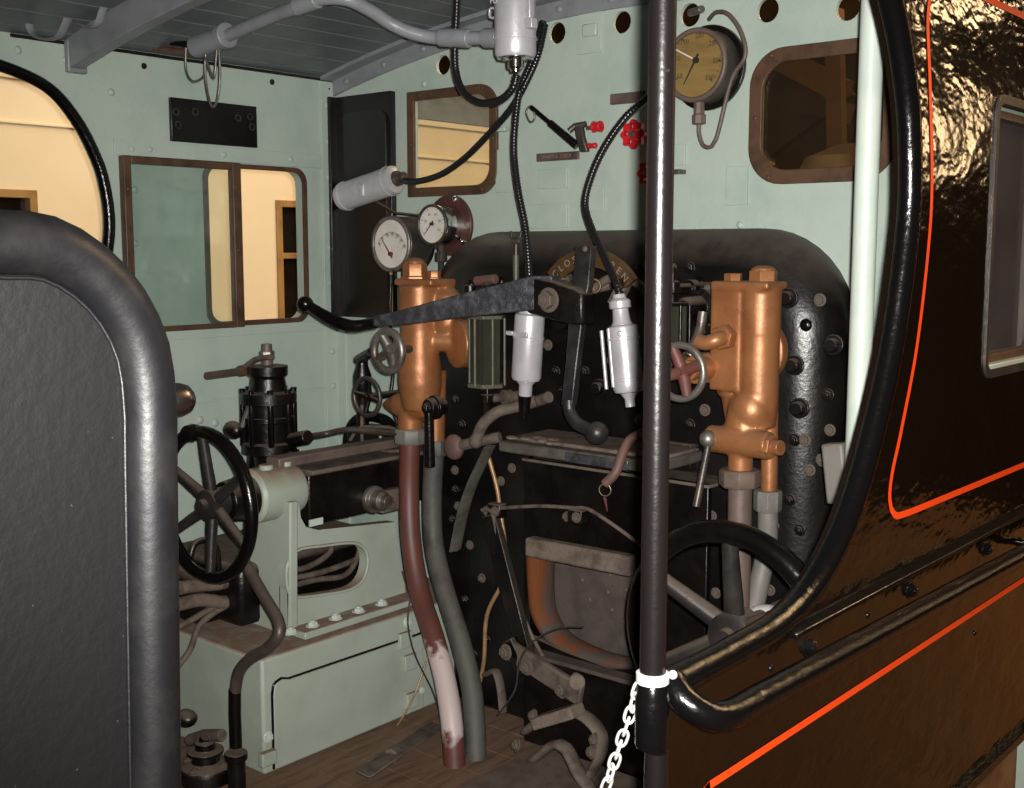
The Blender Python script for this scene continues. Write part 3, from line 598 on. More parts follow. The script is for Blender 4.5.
a, c = at(490, 515, y=-0.30), at(529, 668, y=-0.33)
wv = V((0.026, 0, 0.008)); tv = V((0, 0.012, 0))
MB().loft([[p_ - wv - tv, p_ + wv - tv, p_ + wv + tv, p_ - wv + tv] for p_ in (a, c)]).build('bar', M['dblack'], lk, 0.003)
put('pivot_bolt', BOLTD, lk, c + V((0.0, -0.016, 0.012)), (0.2, -1, 0), 0.018)
pl_ = thing('pedal_linkage', 'dusty bolted foot linkage low in front of the fire hole', 'linkage', at(550, 690, y=-0.36))
a, c = at(510, 650, y=-0.345), at(582, 696, y=-0.38)
def flatbar(p0, p1, hw, ht, dep=0.02):
    d_ = (p1 - p0).normalized(); up_ = V((0, 1, 0)).cross(d_).normalized() * hw; t_ = V((0, dep / 2, 0))
    return MB().loft([[p_ - up_ - t_, p_ + up_ - t_, p_ + up_ + t_, p_ - up_ + t_] for p_ in (p0, p1)])
flatbar(a, c, 0.03, 0.02, 0.02).build('link_plate', M['dustrod'], pl_, 0.005)
flatbar(at(508, 640, y=-0.35), at(524, 675, y=-0.35), 0.02, 0.02, 0.02).build('link_plate', M['dblack'], pl_, 0.004)
for q in ((506, 652), (527, 667), (562, 690), (577, 681)): put('bolt', BOLTD, pl_, at(*q, y=-0.37), (-.1, -1, .1), 0.017)
MB().cyl(at(577, 682, y=-0.40), at(577, 682, y=-0.28), 0.022).build('boss', M['dusty'], pl_, 0.004)
tr = thing('foot_treadle', 'dusty forked iron foot treadle on the floor below the fire hole', 'pedal', at(565, 760, y=-0.40))
k = ats([(527, 730), (545, 718), (575, 712), (597, 728), (602, 750), (590, 775)], -0.42)
MB().tube(spline(k, .015), 0.026, 12, flat=0.45, up=V((0, 1, 0))).build('fork', M['dustrod'], tr, 0, 60)
k = ats([(535, 758), (553, 745), (566, 748), (580, 775), (600, 800)], -0.45)
MB().tube(spline(k, .015), 0.024, 12, flat=0.5, up=V((0, 1, 0))).build('fork', M['dustrod'], tr, 0, 60)
flatbar(at(538, 722, y=-0.46), at(578, 710, y=-0.44), 0.016, .02, 0.06).build('treadle_plate', M['dusty'], tr, 0.004)
for q in ((534, 716), (595, 740), (592, 752), (517, 745)): put('bolt', BOLTD, tr, at(*q, y=-0.45), (-.5, -1, .3), 0.014)
k = ats([(486, 674), (496, 672), (501, 690), (503, 712)], -0.30)
solo(MB().tube(spline(k, .01), 0.017, 10, flat=.5, up=V((0, 1, 0))), 'iron_hook', M['dustrod'], 'short dusty hooked iron bracket at the foot of the link', 'hook', sharp=60)
solo(MB().tube(spline(ats([(498, 715), (515, 690), (520, 660), (535, 640), (560, 628), (583, 627)], -0.42), .02), 0.0028, 8), 'thin_wire', M['iron'], 'thin wire loop hanging across the lower fire hole casing', 'wire', sharp=60)
# strap
k = ats([(490, 446), (482, 463), (471, 487), (463, 512), (458, 535), (455, 551)], -0.34)
solo(MB().tube(spline(k, .01), lambda i, m: 0.027, 4, flat=0.25, up=V((0, 1, 0))), 'hanging_strap', M['strap'], 'grey flat dusty strap hanging from the corner of the shelf', 'strap', sharp=60, bev=0.002)
# shelf
s0, s1 = at(498, 442, y=-0.38), at(655, 470, y=-0.38)
sh = thing('backhead_shelf', 'dust-caked iron shelf with worn bright front edge above the fire hole', 'shelf', ((s0.x + s1.x) / 2, -0.27, s0.z))
zs = s0.z - 0.012
MB().box(((s0.x + s1.x) / 2, -0.265, zs), (s1.x - s0.x, 0.23, 0.030)).build('tray', M['strap'], sh, 0.006)
MB().box(((s0.x + s1.x) / 2, -0.25, zs + 0.018), (s1.x - s0.x - .01, 0.18, 0.012)).build('dust_layer', M['dusty'], sh, 0.006)
e0, e1 = at(565, 457, y=-0.383), at(628, 462, y=-0.383)
MB().box(((e0.x + e1.x) / 2, -0.382, zs - 0.002), (e1.x - e0.x, 0.006, 0.026)).build('worn_edge', M['lever'], sh, 0.002)
for i in range(9):
    x = s0.x + 0.02 + i * 0.02; MB().ball((x, -0.36 + rnd.random() * .06, zs + 0.022), 0.010 + 0.006 * rnd.random(), 10, (1.6, 1.2, .5)).build('grit', M['dusty'], sh, 0, 60)

# ================================================================== COPPER VALVES
def hexcap(mb, p, r, h, domed=True, n=6):
    mb.lathe(p, (0, 0, 1), [(0, r * 1.12), (h * .12, r * 1.12), (h * .14, r * 1.0), (h * .68, r * 1.0), (h * .75, r * .93)], n, 0.3)
    if domed: mb.lathe(p + V((0, 0, h * .7)), (0, 0, 1), [(0, r * .86), (h * .15, r * .8), (h * .28, r * .5), (h * .32, r * .1)], 20)
    return mb
def hexnut(p, d, r, h, n=6):
    return MB().lathe(p, d, [(0, r), (h * .12, r * 1.08), (h * .88, r * 1.08), (h, r)], n, 0.3)
YL = -0.32
cl_ = thing('steam_valve', 'tall copper-coloured steam valve left of the regulator lever', 'valve', at(420, 440, y=YL))
s = mp(at(425, 350, y=YL))
b = MB()
A_, B_ = at(419, 285, y=YL), at(421, 405, y=YL)
b.lathe(A_, (0, 0, -1), [(0, 20 * s), (.09, 20 * s), (.13, 18.5 * s), (.19, 19 * s), (.24, 22 * s), (.29, 22 * s), (.33, 20 * s), (.37, 17 * s)], 32)
p_ = at(447, 293, y=YL + 0.05); b.lathe(p_ + V((0, 0, .015)), (0, 0, -1), [(0, 8 * s), (.02, 15 * s), (.05, 17 * s), (.11, 16 * s), (.15, 11 * s), (.17, 6 * s)], 28)
b.cyl(at(420, 341, y=YL), at(460, 341, y=YL + 0.06), 11 * s); 
b.lathe(at(455, 344, y=YL + 0.02), (0.35, 1, 0), [(0, 24 * s), (.05, 24 * s)], 28)
b.cyl(at(437, 370, y=YL + .05), at(435, 445, y=YL + .05), 10 * s)
b.lathe(at(384, 404, y=YL), (1, 0, 0.05), [(0, 2 * s), (.02, 6 * s), (.07, 13 * s), (.15, 14 * s), (.19, 12 * s)], 24)
b.cyl(at(411, 400, y=YL), at(410, 430, y=YL), 13 * s)
b.box(at(425, 282, y=YL + .02), (52 * s, 0.11, 7 * s))
b.build('body', M['copper'], cl_, remesh=0.0045)
hexcap(MB(), at(415, 279, y=YL), 12.5 * s, 21 * s).build('cap', M['copper'], cl_, 0.0015)
hexcap(MB(), at(434, 279, y=YL + .03), 7 * s, 11 * s, False).build('cap', M['copper'], cl_, 0.0015)
hexnut(at(410, 428, y=YL), (0, 0, -1), 16 * s, 16 * s, 8).build('union_nut', M['ppipe'], cl_, 0.001)
hexnut(at(435, 440, y=YL + .05), (0, 0, -1), 11.5 * s, 16 * s, 8).build('union_nut', M['gpipe'], cl_, 0.001)
lv = MB().lathe(at(427, 408, y=YL - 0.075), (0.15, 1, 0), [(0, 8 * s), (.004, 9.5 * s), (.02, 9.5 * s), (.022, 12 * s), (.035, 12 * s), (.04, 8 * s), (.06, 8 * s)], 22)
lvo = lv.build('lever_hub', M['dblack'], cl_, 0.001); put('hub_nut', BOLT, lvo, at(427, 408, y=YL - 0.075), (-.15, -1, 0), 0.013)
MB().cyl(at(429, 412, y=YL - .07), at(430, 467, y=YL - .07), 4.6 * s, 5.2 * s, 16).build('lever_handle', M['black'], lvo, 0.002)
LW_y = -0.46
def handwheel(name, lab, c, Rr, rr, ns, m, parent=None, hub=0.018, depth=0.02, dish=0.0, a0=0.0, spoke_r=0.007, ms=None, group=None, axis=(0, -1, 0)):
    c = V(c); ax = V(axis).normalized()
    t_ = parent if parent else thing(name, lab, 'handwheel', c - V((0, 0, Rr + rr)), group)
    if parent:
        rim = MB().torus(c, ax, Rr, rr, 56, 14, 1.0).build('handwheel', m, parent, 0, 60); t_ = rim
    else: MB().torus(c, ax, Rr, rr, 56, 14, 1.0).build('rim', m, t_, 0, 60)
    hc = c - ax * dish
    MB().lathe(hc - ax * depth, ax, [(0, hub), (depth * 1.6, hub), (depth * 1.7, hub * .8), (depth * 1.75, hub * .45), (depth * 2.2, hub * .4)], 22).build('hub', ms or m, t_, 0, 50)
    for i in range(ns):
        a = a0 + 2 * PI * i / ns; e = V((math.cos(a), 0, math.sin(a)))
        MB().tube([hc + e * hub * .7, hc + e * (hub + Rr) * .45 + ax * dish * .5, c + e * (Rr - rr * .3)], lambda i_, m_: spoke_r * (1.25 - .3 * i_ / 2), 12).build('spoke', ms or m, t_, 0, 60)
    return t_
c = at(388, 351, y=LW_y)
hw = handwheel('handwheel', '', c, 0.057, 0.0115, 4, M['steel'], cl_, 0.019, 0.018, 0.01, 0.5, 0.011)
MB().cyl(c, (c.x, YL + .05, c.z), 0.012).build('spindle', M['iron'], cl_)
MB().lathe((c.x, YL - 0.03, c.z), (0, 1, 0), [(0, .018), (.02, .02), (.05, .022)], 20).build('gland', M['copper'], cl_, 0.001)
MB().cyl((c.x, YL + .02, c.z), at(415, 350, y=YL), 0.016).build('branch', M['copper'], cl_)
# pipes below the left valve
def pipe(name, m, lab, px, rr, **k): return solo(MB().tube(spline([at(q[0], q[1], y=q[2]) for q in px], .015), rr, 18), name, m, lab, 'pipe', sharp=60, **k)
pipe('steam_pipe', M['worn'], 'maroon pipe with a white worn patch dropping from the left copper valve', [(410, 441, YL), (409, 490, YL), (411, 540, YL - .02), (419, 590, YL - .05), (433, 635, YL - .10), (445, 680, YL - .14), (452, 725, YL - .18), (455, 772, YL - .2)], 10.6 * s)
pipe('drain_pipe', M['gpipe'], 'grey-green pipe curving down behind the maroon pipe', [(434, 452, YL + .05), (432, 500, YL + .05), (434, 545, YL + .04), (445, 592, YL), (460, 640, YL - .03), (471, 685, YL - .06), (475, 730, YL - .10), (476, 778, YL - .14)], 10.4 * s)
# right valve
YR = -0.34; s = mp(at(750, 350, y=YR))
cr = thing('steam_valve', 'tall copper-coloured twin steam valve right of the doorway pole', 'valve', at(750, 520, y=YR))
b = MB()
A_ = at(761, 286, y=YR); b.lathe(A_, (0, 0, -1), [(0, 20.5 * s), (.11, 20.5 * s), (.112, 20 * s), (.27, 20 * s), (.30, 19 * s), (.33, 18 * s)], 36)
b.box(at(733, 338, y=YR), (32 * s, 38 * s, 104 * s)); b.cyl(at(731, 288, y=YR - .0), at(732, 395, y=YR), 15 * s)
b.lathe(at(733, 385, y=YR), (0, 0, -1), [(0, 15 * s), (.05, 10 * s), (.09, 7 * s)], 20)
b.box(at(749, 285, y=YR), (64 * s, 42 * s, 8 * s))
b.ball(at(752, 410, y=YR - .01), 22 * s, 24, (1, 1, 1.15)); b.cyl(at(750, 400, y=YR), at(743, 432, y=YR - .02), 20 * s)
b.cyl(at(709, 438, y=YR - .04), at(770, 446, y=YR - .04), 14 * s); b.cyl(at(741, 440, y=YR - .03), at(740, 472, y=YR - .03), 12.5 * s)
b.cyl(at(770, 390, y=YR + .06), at(769, 492, y=YR + .06), 8.8 * s)
b.lathe(at(758, 350, y=YR + .16), (0, -1, 0), [(0, .085), (.03, .085), (.04, .05), (.15, .04)], 28)
b.build('body', M['copper'], cr, remesh=0.0042)
hexcap(MB(), at(763, 284, y=YR), 14.5 * s, 18 * s).build('cap', M['copper'], cr, 0.0015)
hexcap(MB(), at(733, 283, y=YR), 9.5 * s, 13 * s, False).build('cap', M['copper'], cr, 0.0015)
tm = MB(); text_mb(tm, 'TOP', 0.018, at(737, 312, y=YR - 20 * s), (1, 0, 0), (0, 0, 1), 0.001); tm.build('lettering', M['copper'], cr, 0, 0)
# small elbow knob and spindle branch
MB().tube(spline(ats([(698, 341, YR - .095), (706, 343, YR - .095), (716, 340, YR - .09), (722, 338, YR - .07), (726, 337, YR - .04)]), .006), lambda i, m: 7.5 * s, 14).build('elbow', M['copper'], cr, 0, 60)
hexnut(at(727, 337, y=YR - .043), (0, -1, 0), 12 * s, 13 * s).build('nut', M['copper'], cr, 0.001)
hexnut(at(763, 446, y=YR - .045), (1, -.1, 0), 11 * s, 12 * s).build('nut', M['copper'], cr, 0.001)
MB().cyl(at(771, 447, y=YR - .045), at(781, 448, y=YR - .05), 7.5 * s).build('plug', M['copper'], cr, 0.001)
c = at(680, 372, y=-0.50)
MB().lathe((c.x, -0.47, c.z), (0, 1, 0), [(0, 10 * s), (.03, 10 * s), (.032, 14 * s), (.055, 14 * s), (.057, 11 * s), (.085, 11.5 * s), (.09, 15 * s), (.16, 15 * s)], 26).build('gland', M['copper'], cr, 0.001)
MB().cyl((c.x + .0, -0.34, c.z), at(735, 366, y=YR), 14 * s).build('branch', M['copper'], cr)
handwheel('handwheel', '', c, 0.062, 0.0085, 4, M['steel'], cr, 0.018, 0.016, 0.01, 0.35, 0.0115, M['redd'])
hexnut(at(740, 469, y=YR - .03), (0, 0, -1), 19.5 * s, 18 * s, 8).build('union_nut', M['bpipe'], cr, 0.001)
hexnut(at(768, 490, y=YR + .06), (0, 0, -1), 13.5 * s, 22 * s, 8).build('union_nut', M['ppipe'], cr, 0.001)
lvo = MB().ball(at(708, 439, y=YR - .07), 9 * s, 16).build('lever_hub', M['steel'], cr, 0, 60)
MB().cyl(at(708, 446, y=YR - .08), at(696, 507, y=YR - .12), 3.4 * s, 4.0 * s).build('lever_handle', M['iron'], lvo, 0.001)
pipe('feed_pipe', M['bpipe'], 'straight brown pipe dropping from the right copper valve behind the large black wheel', [(740, 486, YR - .03), (739, 560, YR - .03), (737, 640, YR - .03), (735, 790, YR - .03)], 12 * s)
pipe('drain_pipe', M['ppipe'], 'pale grey pipe bending down beside the brown pipe behind the large black wheel', [(768, 508, YR + .06), (767, 545, YR + .06), (760, 580, YR + .04), (752, 615, YR), (742, 650, YR - .02), (700, 720, YR - .05)], 10.5 * s)

# ================================================================== GAUGE GLASSES
def gauge_glass(name, lab, px, y, y0p=318, y1p=385, w=18):
    p0, p1 = at(px, y0p, y=y), at(px, y1p, y=y); s_ = mp(p0); r_ = w * s_ / 1.0
    t_ = thing(name, lab, 'gauge glass', p1 - V((0, 0, .06)), )
    hh = (p0 - p1).length
    for k in range(6):
        a = PI / 6 + k * PI / 3; MB().cyl(p1 + V((r_ * math.cos(a), r_ * math.sin(a), 0)), p1 + V((r_ * math.cos(a), r_ * math.sin(a), hh)), 0.0042, None, 8).build('post', M['ggreen'], t_, 0, 60)
    MB().lathe(p1 - V((0, 0, .006)), (0, 0, 1), [(0, r_ * 1.15), (.012, r_ * 1.15)], 6, PI / 6).build('base_plate', M['ggreen'], t_, 0.002)
    MB().lathe(p0 - V((0, 0, .002)), (0, 0, 1), [(0, r_ * 1.1), (.010, r_ * 1.1)], 6, PI / 6).build('top_plate', M['ggreen'], t_, 0.002)
    sd = MB(); sd.lathe(p1 + V((0, 0, .006)), (0, 0, 1), [(0, r_ * .96), (hh - .008, r_ * .96)], 6, PI / 6); sd.build('protector_glass', M['glassgg'], t_)
    MB().cyl(p1, p0, 0.009).build('glass_tube', M['glassdark'], t_)
    MB().lathe(p1 - V((0, 0, .006)), (0, 0, -1), [(0, .016), (.02, .014), (.022, .019), (.045, .019), (.047, .014), (.075, .012)], 8).build('bottom_cock', M['dblack'], t_, 0.001)
    MB().lathe(p0 + V((0, 0, .008)), (0, 0, 1), [(0, .016), (.02, .014), (.022, .020), (.05, .020), (.052, .014), (.085, .014), (.095, .006)], 8).build('top_cock', M['dblack'], t_, 0.001)
    for z_, nm in ((p0.z + .04, 'top_arm'), (p1.z - .04, 'bottom_arm')): MB().lathe((p0.x, p0.y, z_), (0.15, 1, 0), [(0, .013), (.06, .013), (.062, .022), (.085, .022), (.087, .015), (YB - y, .015)], 16).build(nm, M['dustrod'] if nm == 'bottom_arm' else M['dblack'], t_, 0.001)
    return t_
gauge_glass('gauge_glass', 'green-grey framed water gauge glass beside the left copper valve', 487, -0.30, 318, 385)
M_gg = M['ggreen']; M['ggreen'] = M['dblack']
gg = gauge_glass('gauge_glass', 'black framed water gauge glass half hidden behind the doorway pole', 672, -0.30, 305, 345, 17)
M['ggreen'] = M_gg
MB().tube(spline(ats([(703, 312, -.33), (700, 330, -.34), (694, 345, -.36), (690, 356, -.37)]), .008), 0.012, 12).build('handle', M['steel'], gg, 0, 60)
p_ = at(712, 305, y=-0.19); MB().torus(p_, (0, -1, 0), 0.045, 0.010, 36, 10).build('flange_ring', M['steel'], gg, 0, 60)
MB().lathe(at(704, 307, y=-.18), (0, -1, 0), [(0, .05), (.03, .05), (.035, .03), (.09, .028), (.10, .02)], 26).build('valve_body', M['dblack'], gg, 0.001)
# dusty pipework between the gauge glass and the shelf
pipe('bent_pipe', M['dustrod'], 'dust-covered bent pipe between the gauge glass and the cock', [(536, 401, -.27), (515, 407, -.30), (497, 412, -.33), (483, 424, -.34), (476, 440, -.34)], 0.0165)
cock = thing('drain_cock', 'small brown-red drain cock at the left end of the shelf', 'valve', at(455, 450, y=-.33))
MB().ball(at(454, 447, y=-.34), 0.036, 18, (1, .6, 1.05)).build('body', M['reddust'], cock, 0, 60)
MB().cyl(at(458, 446, y=-.34), at(500, 437, y=-.30), 0.016).build('branch', M['dustrod'], cock, 0.002)
MB().ball(at(476, 441, y=-.335), 0.022, 14).build('elbow', M['dustrod'], cock, 0, 60)
pipe('bent_pipe', M['dustrod'], 'short dust-covered pipe end pointing right under the vertical silver lamp', [(520, 407, -.25), (535, 402, -.25), (549, 397, -.26)], 0.016)

# ================================================================== REGULATOR
YG = -0.40
rg = thing('regulator', 'long two-armed steel regulator lever with ball ends across the backhead', 'lever', at(552, 300, y=YG))
def q4(px, py, y, hz, hy): 
    p_ = at(px, py, y=y); return [p_ + V((0, -hy, -hz)), p_ + V((0, -hy, hz)), p_ + V((0, hy, hz)), p_ + V((0, hy, -hz))]
arm = [q4(366, 323, -.56, .012, .010), q4(400, 318, -.54, .020, .011), (q4(450, 308, -.50, .029, .012)), q4(500, 299, -.45, .038, .014), q4(535, 293, -.42, .0445, .017), q4(556, 293, -.40, .0445, .018)]
MB().loft(arm).build('arm', M['lever'], rg, 0.003)
tb = ats([(305, 303, -.62), (320, 313, -.61), (337, 322, -.60), (353, 326, -.585), (366, 324.5, -.565), (376, 323, -.558)])
MB().tube(spline(tb, .012), lambda i, m: .0135 + .004 * math.sin(PI * min(1, i / m)), 16).build('grip', M['black'], rg, 0, 60)
MB().ball(at(305, 304, y=-.62), 0.024, 20, (1.05, 1, .95)).build('ball_end', M['black'], rg, 0, 60)
hbk = [q4(534, 294, -.405, .048, .03), q4(560, 300, -.40, .050, .032), q4(580, 306, -.39, .047, .03), q4(589, 309, -.385, .04, .026)]
MB().loft(hbk).build('hub_block', M['dblack'], rg, 0.006)
put('pivot_nut', BOLTD, rg, at(549, 300, y=-.436), (0, -1, 0), 0.024)
va = [[p_ + V((-w_, -.012, 0)), p_ + V((w_, -.012, 0)), p_ + V((w_, .012, 0)), p_ + V((-w_, .012, 0))] for p_, w_ in ((at(586, 246, y=-.36), .026), (at(583, 285, y=-.375), .026), (at(579, 310, y=-.39), .022), (at(574, 360, y=-.41), .018), (at(569, 405, y=-.43), .018))]
MB().loft(va).build('arm', M['darkarm'], rg, 0.003)
tb = ats([(569, 400, -.43), (570, 412, -.432), (577, 423, -.44), (588, 429, -.45), (598, 433, -.46)])
MB().tube(spline(tb, .01), .0165, 16).build('grip', M['darkarm'], rg, 0, 60)
MB().ball(at(597, 433, y=-.46), 0.029, 22).build('ball_end', M['darkarm'], rg, 0, 60)
put('pin', RIVD, rg, at(585, 249, y=-.373), (0, -1, 0), 0.008)
MB().lathe(at(560, 300, y=YB), (0, -1, 0), [(0, .085), (.03, .085), (.035, .05), (.10, .045), (.14, .035), (.22, .03)], 28).build('stuffing_box', M['dblack'], rg, 0.001)
sec = thing('regulator_quadrant', 'dull brass quadrant plate with raised letters behind the regulator lever', 'quadrant', at(590, 262, y=-.30))
cc = at(588, 318, y=-.30)
def arcplate(a0, a1, r0, r1, y, th): 
    n_ = 16; o_ = [(cc.x + r1 * math.cos(R(a0 + (a1 - a0) * i / n_)), cc.z + r1 * math.sin(R(a0 + (a1 - a0) * i / n_))) for i in range(n_ + 1)] + [(cc.x + r0 * math.cos(R(a1 - (a1 - a0) * i / n_)), cc.z + r0 * math.sin(R(a1 - (a1 - a0) * i / n_))) for i in range(n_ + 1)]
    return MB().plate(o_, [], lambda a, c: V((a, y, c)), (0, th, 0))
arcplate(35, 140, 0.135, 0.182, -.30, .014).build('sector_plate', M['brass'], sec, 0.002)
for a in (38, 138): 
    p_ = V((cc.x + .12 * math.cos(R(a)), -.285, cc.z + .12 * math.sin(R(a)))); MB().box(p_, (.03, .03, .09), Matrix.Rotation(R(90 - a) * .6, 3, 'Y')).build('bracket', M['dustrod'], sec, 0.004)
tm = MB()
for i, chx in enumerate('CLOSE'):
    a = R(134 - i * 9); e = V((math.cos(a), 0, math.sin(a))); text_mb(tm, chx, 0.026, V((cc.x, -.3, cc.z)) + e * .158, (e.z, 0, -e.x), e, .001)
for i, chx in enumerate('OPEN'):
    a = R(70 - i * 9); e = V((math.cos(a), 0, math.sin(a))); text_mb(tm, chx, 0.026, V((cc.x, -.3, cc.z)) + e * .158, (e.z, 0, -e.x), e, .001)
tm.build('lettering', M['platelet'], sec, 0, 0)
# hook, ring and whistle pipe right of quadrant
hk = thing('hooked_pipe', 'dusty hooked pipe with a ring beside the tilted silver lamp', 'pipe', at(615, 285, y=-.27))
MB().tube(spline(ats([(650, 296, -.24), (638, 284, -.26), (622, 278, -.28), (608, 279, -.29), (596, 287, -.29)]), .01), .0115, 12).build('pipe', M['dustrod'], hk, 0, 60)
MB().torus(at(594, 286, y=-.31), (0.5, -1, 0), 0.017, 0.004, 28, 8).build('ring', M['brass'], hk, 0, 60)
MB().cyl(at(584, 290, y=-.30), at(610, 285, y=-.27), .014).build('nut', M['dustrod'], hk, 0.002)
cr2 = thing('hanging_hook', 'dusty bent rod with wire ring and orange tag right of the shelf', 'hook', at(604, 490, y=-.42))
MB().tube(spline(ats([(645, 432, -.33), (630, 440, -.36), (622, 455, -.39), (616, 472, -.41), (605, 484, -.42)]), .01), lambda i, m: .0125, 12).build('rod', M['reddust'], cr2, 0, 60)
MB().torus(at(605, 490, y=-.425), (0.3, -1, 0), 0.0155, 0.0018, 28, 8).build('ring', M['steel'], cr2, 0, 60)
MB().prism(ats([(603, 497), (606, 498), (607, 512)], -.425), (0, .003, 0)).build('tag', M['redd'], cr2)
vt = thing('blower_valve', 'small yellow-green stem valve with forked top above the backhead', 'valve', at(516, 280, y=-.17))
MB().cyl(at(516, 284, y=-.18), at(516, 255, y=-.18), .0095).build('stem', M['ggreen'], vt, 0.001); MB().cyl(at(516, 256, y=-.18), at(516, 244, y=-.18), .0075).build('stem', M['iron'], vt, 0.001)
MB().torus(at(516, 241, y=-.18), (0, -1, 0), .011, .0035, 24, 8).build('eye', M['iron'], vt, 0, 60)
for dx in (-4, 4): MB().cyl(at(516 + dx, 238, y=-.18), at(516 + dx * 1.3, 231, y=-.18), .004, .003).build('fork_tine', M['iron'], vt)
vb = thing('clack_valve', 'black flanged valve body behind the regulator arm, left of the stem valve', 'valve', at(480, 300, y=-.2))
MB().lathe(at(483, 300, y=YB), (0, -1, 0), [(0, .035), (.02, .035), (.022, .02), (.09, .02)], 20).build('body', M['dblack'], vb, 0.001)
MB().cyl(at(476, 281, y=-.22), at(496, 279, y=-.22), .014).build('bonnet', M['reddust'], vb, 0.002)
MB().cyl(at(470, 285, y=-.2), at(470, 312, y=-.2), .017).build('neck', M['dblack'], vb, 0.002)

# ================================================================== SILVER LAMPS AND CONDUIT
def cyl_lamp(lab, p0, p1, r, m='silver', clips=True, tip=None, bands=(0.15, .8)):
    """p0 cable end, p1 nozzle end"""
    p0, p1 = V(p0), V(p1); d_ = p1 - p0; L_ = d_.length; d_.normalize()
    t_ = thing('inspection_lamp', lab, 'lamp', p0.lerp(p1, .5))
    prof = [(0, r * .8), (.004, r * .97), (.008, r)]
    for bb in bands: prof += [(L_ * bb - .004, r), (L_ * bb - .003, r * 1.05), (L_ * bb + .003, r * 1.05), (L_ * bb + .004, r)]
    prof += [(L_ - .012, r), (L_ - .003, r * .9), (L_, r * .62)]
    MB().lathe(p0, d_, prof, 36).build('housing', M[m], t_, 0, 40)
    return t_, d_, L_
YA = -0.355
p0, p1 = at(530, 313, y=YA), at(526, 381, y=YA); s = mp(p0)
t_, d_, L_ = cyl_lamp('vertical silver lamp cylinder hanging under the regulator hub', p0, p1, 15.2 * s, bands=(.36,))
MB().lathe(p1, d_, [(0, 10 * s), (4 * s, 7 * s), (14 * s, 7 * s), (16 * s, 6 * s)], 24).build('nozzle', M['silver'], t_, 0.001)
MB().lathe(p1 + d_ * 15 * s, d_, [(0, 6.5 * s), (18 * s, 5.5 * s), (19 * s, 3 * s), (24 * s, 3 * s)], 20).build('dark_tip', M['black'], t_, 0.001)
MB().box(at(511, 333, y=YA - .0), (.026, .02, .012)).build('clip', M['silver'], t_, 0.003); MB().box(at(530, 334, y=YA) + V((0, -15 * s, 0)), (.05, .006, .014)).build('strap', M['silver'], t_, 0.002)
MB().lathe(p0, -d_, [(0, 12 * s), (6 * s, 11 * s), (8 * s, 5 * s), (16 * s, 4.5 * s)], 22).build('cap', M['silver'], t_, 0.001)
put('screw', RIVK, t_, at(526, 377, y=YA) + V((0, -13.5 * s, 0)), (0, -1, 0), .005)
p0, p1 = at(622, 325, y=-.36), at(629, 393, y=-.36); s = mp(p0)
t_, d_, L_ = cyl_lamp('tilted silver lamp cylinder with side ribs just left of the doorway pole', p0, p1, 15.5 * s, bands=(.2, .8))
MB().lathe(p0, -d_, [(0, 11 * s), (4 * s, 9 * s), (16 * s, 8 * s), (17 * s, 11 * s), (24 * s, 11 * s), (27 * s, 7 * s), (31 * s, 6 * s)], 24).build('cap', M['silver'], t_, 0.001)
MB().lathe(p1, d_, [(0, 9 * s), (6 * s, 5 * s), (14 * s, 5 * s)], 20).build('nozzle', M['silver'], t_, 0.001)
for px_, py_ in ((609, 330), (616, 328)): MB().tube([at(px_, py_, y=-.36) + V((0, -13 * s, 0)), at(px_ + 5, py_ + 58, y=-.36) + V((0, -13 * s, 0))], 2.0 * s, 10).build('rib', M['silver'], t_, 0, 60)
tm = MB(); text_mb(tm, 'C', 0.02, at(629, 333, y=-.36) + V((0, -16.3 * s, 0)), (1, 0, 0), (0, 0, 1), .001); tm.build('lettering', M['greyd'], t_, 0, 0)
YC = -0.45
p0, p1 = at(514.5, -45, y=YC), at(515.5, 59, y=YC); s = mp(p0)
t_, d_, L_ = cyl_lamp('large silver lamp cylinder hanging from the roof at top centre', p0, p1, 21 * s, bands=(.81,))
MB().lathe(p1, d_, [(-.004, 18 * s), (0, 18 * s), (.002, 9.5 * s), (9 * s, 9 * s), (10 * s, 6 * s), (13 * s, 5.5 * s)], 10).build('gland', M['chrome'], t_, 0.001)
for px_ in (499, 507, 524, 532): put('screw', RIVG, t_, at(px_, 59, y=YC - .03), (0, -.2, -1), .005)
MB().box(at(533, 4, y=YC) + V((0, -.012, 0)), (.014, .018, .10)).build('hinge', M['silver'], t_, 0.003); MB().box(at(534, 24, y=YC) + V((0, -.012, 0)), (.024, .024, .026)).build('hinge_lug', M['silver'], t_, 0.003)
MB().tube(spline(ats([(495, 8, YC), (490, 9, YC), (490, 17, YC), (495, 18, YC)]), .004), .0035, 8).build('latch', M['silver'], t_, 0, 60)
MB().cyl(at(485, 38, y=YC), at(500, 38, y=YC), 10 * s).build('inlet', M['grey'], t_, 0.002)
tm = MB()
for i, w_ in enumerate(('FLP',)): text_mb(tm, w_, 0.019, at(508, 4 + i * 9, y=YC) + V((0, -20.3 * s, 0)), (.985, .17, 0), (0, 0, 1), .001)
tm.build('lettering', M['white'], t_, 0, 0)
YD = -0.17
p0, p1 = at(396, 179, y=YD), at(341, 198, y=YD - .02); s = mp(p0)
t_, d_, L_ = cyl_lamp('silver lamp cylinder lying level over the white dial gauges', p0, p1, 14.5 * s, bands=(.12, .9))
MB().lathe(p1, d_, [(0, 9 * s), (3 * s, 7 * s), (6 * s, 4 * s)], 20).build('nose', M['silver'], t_, 0.001)
MB().lathe(p0, -d_, [(0, 8 * s), (4 * s, 8 * s), (5 * s, 5 * s), (12 * s, 4.5 * s)], 12).build('gland', M['iron'], t_, 0.001)
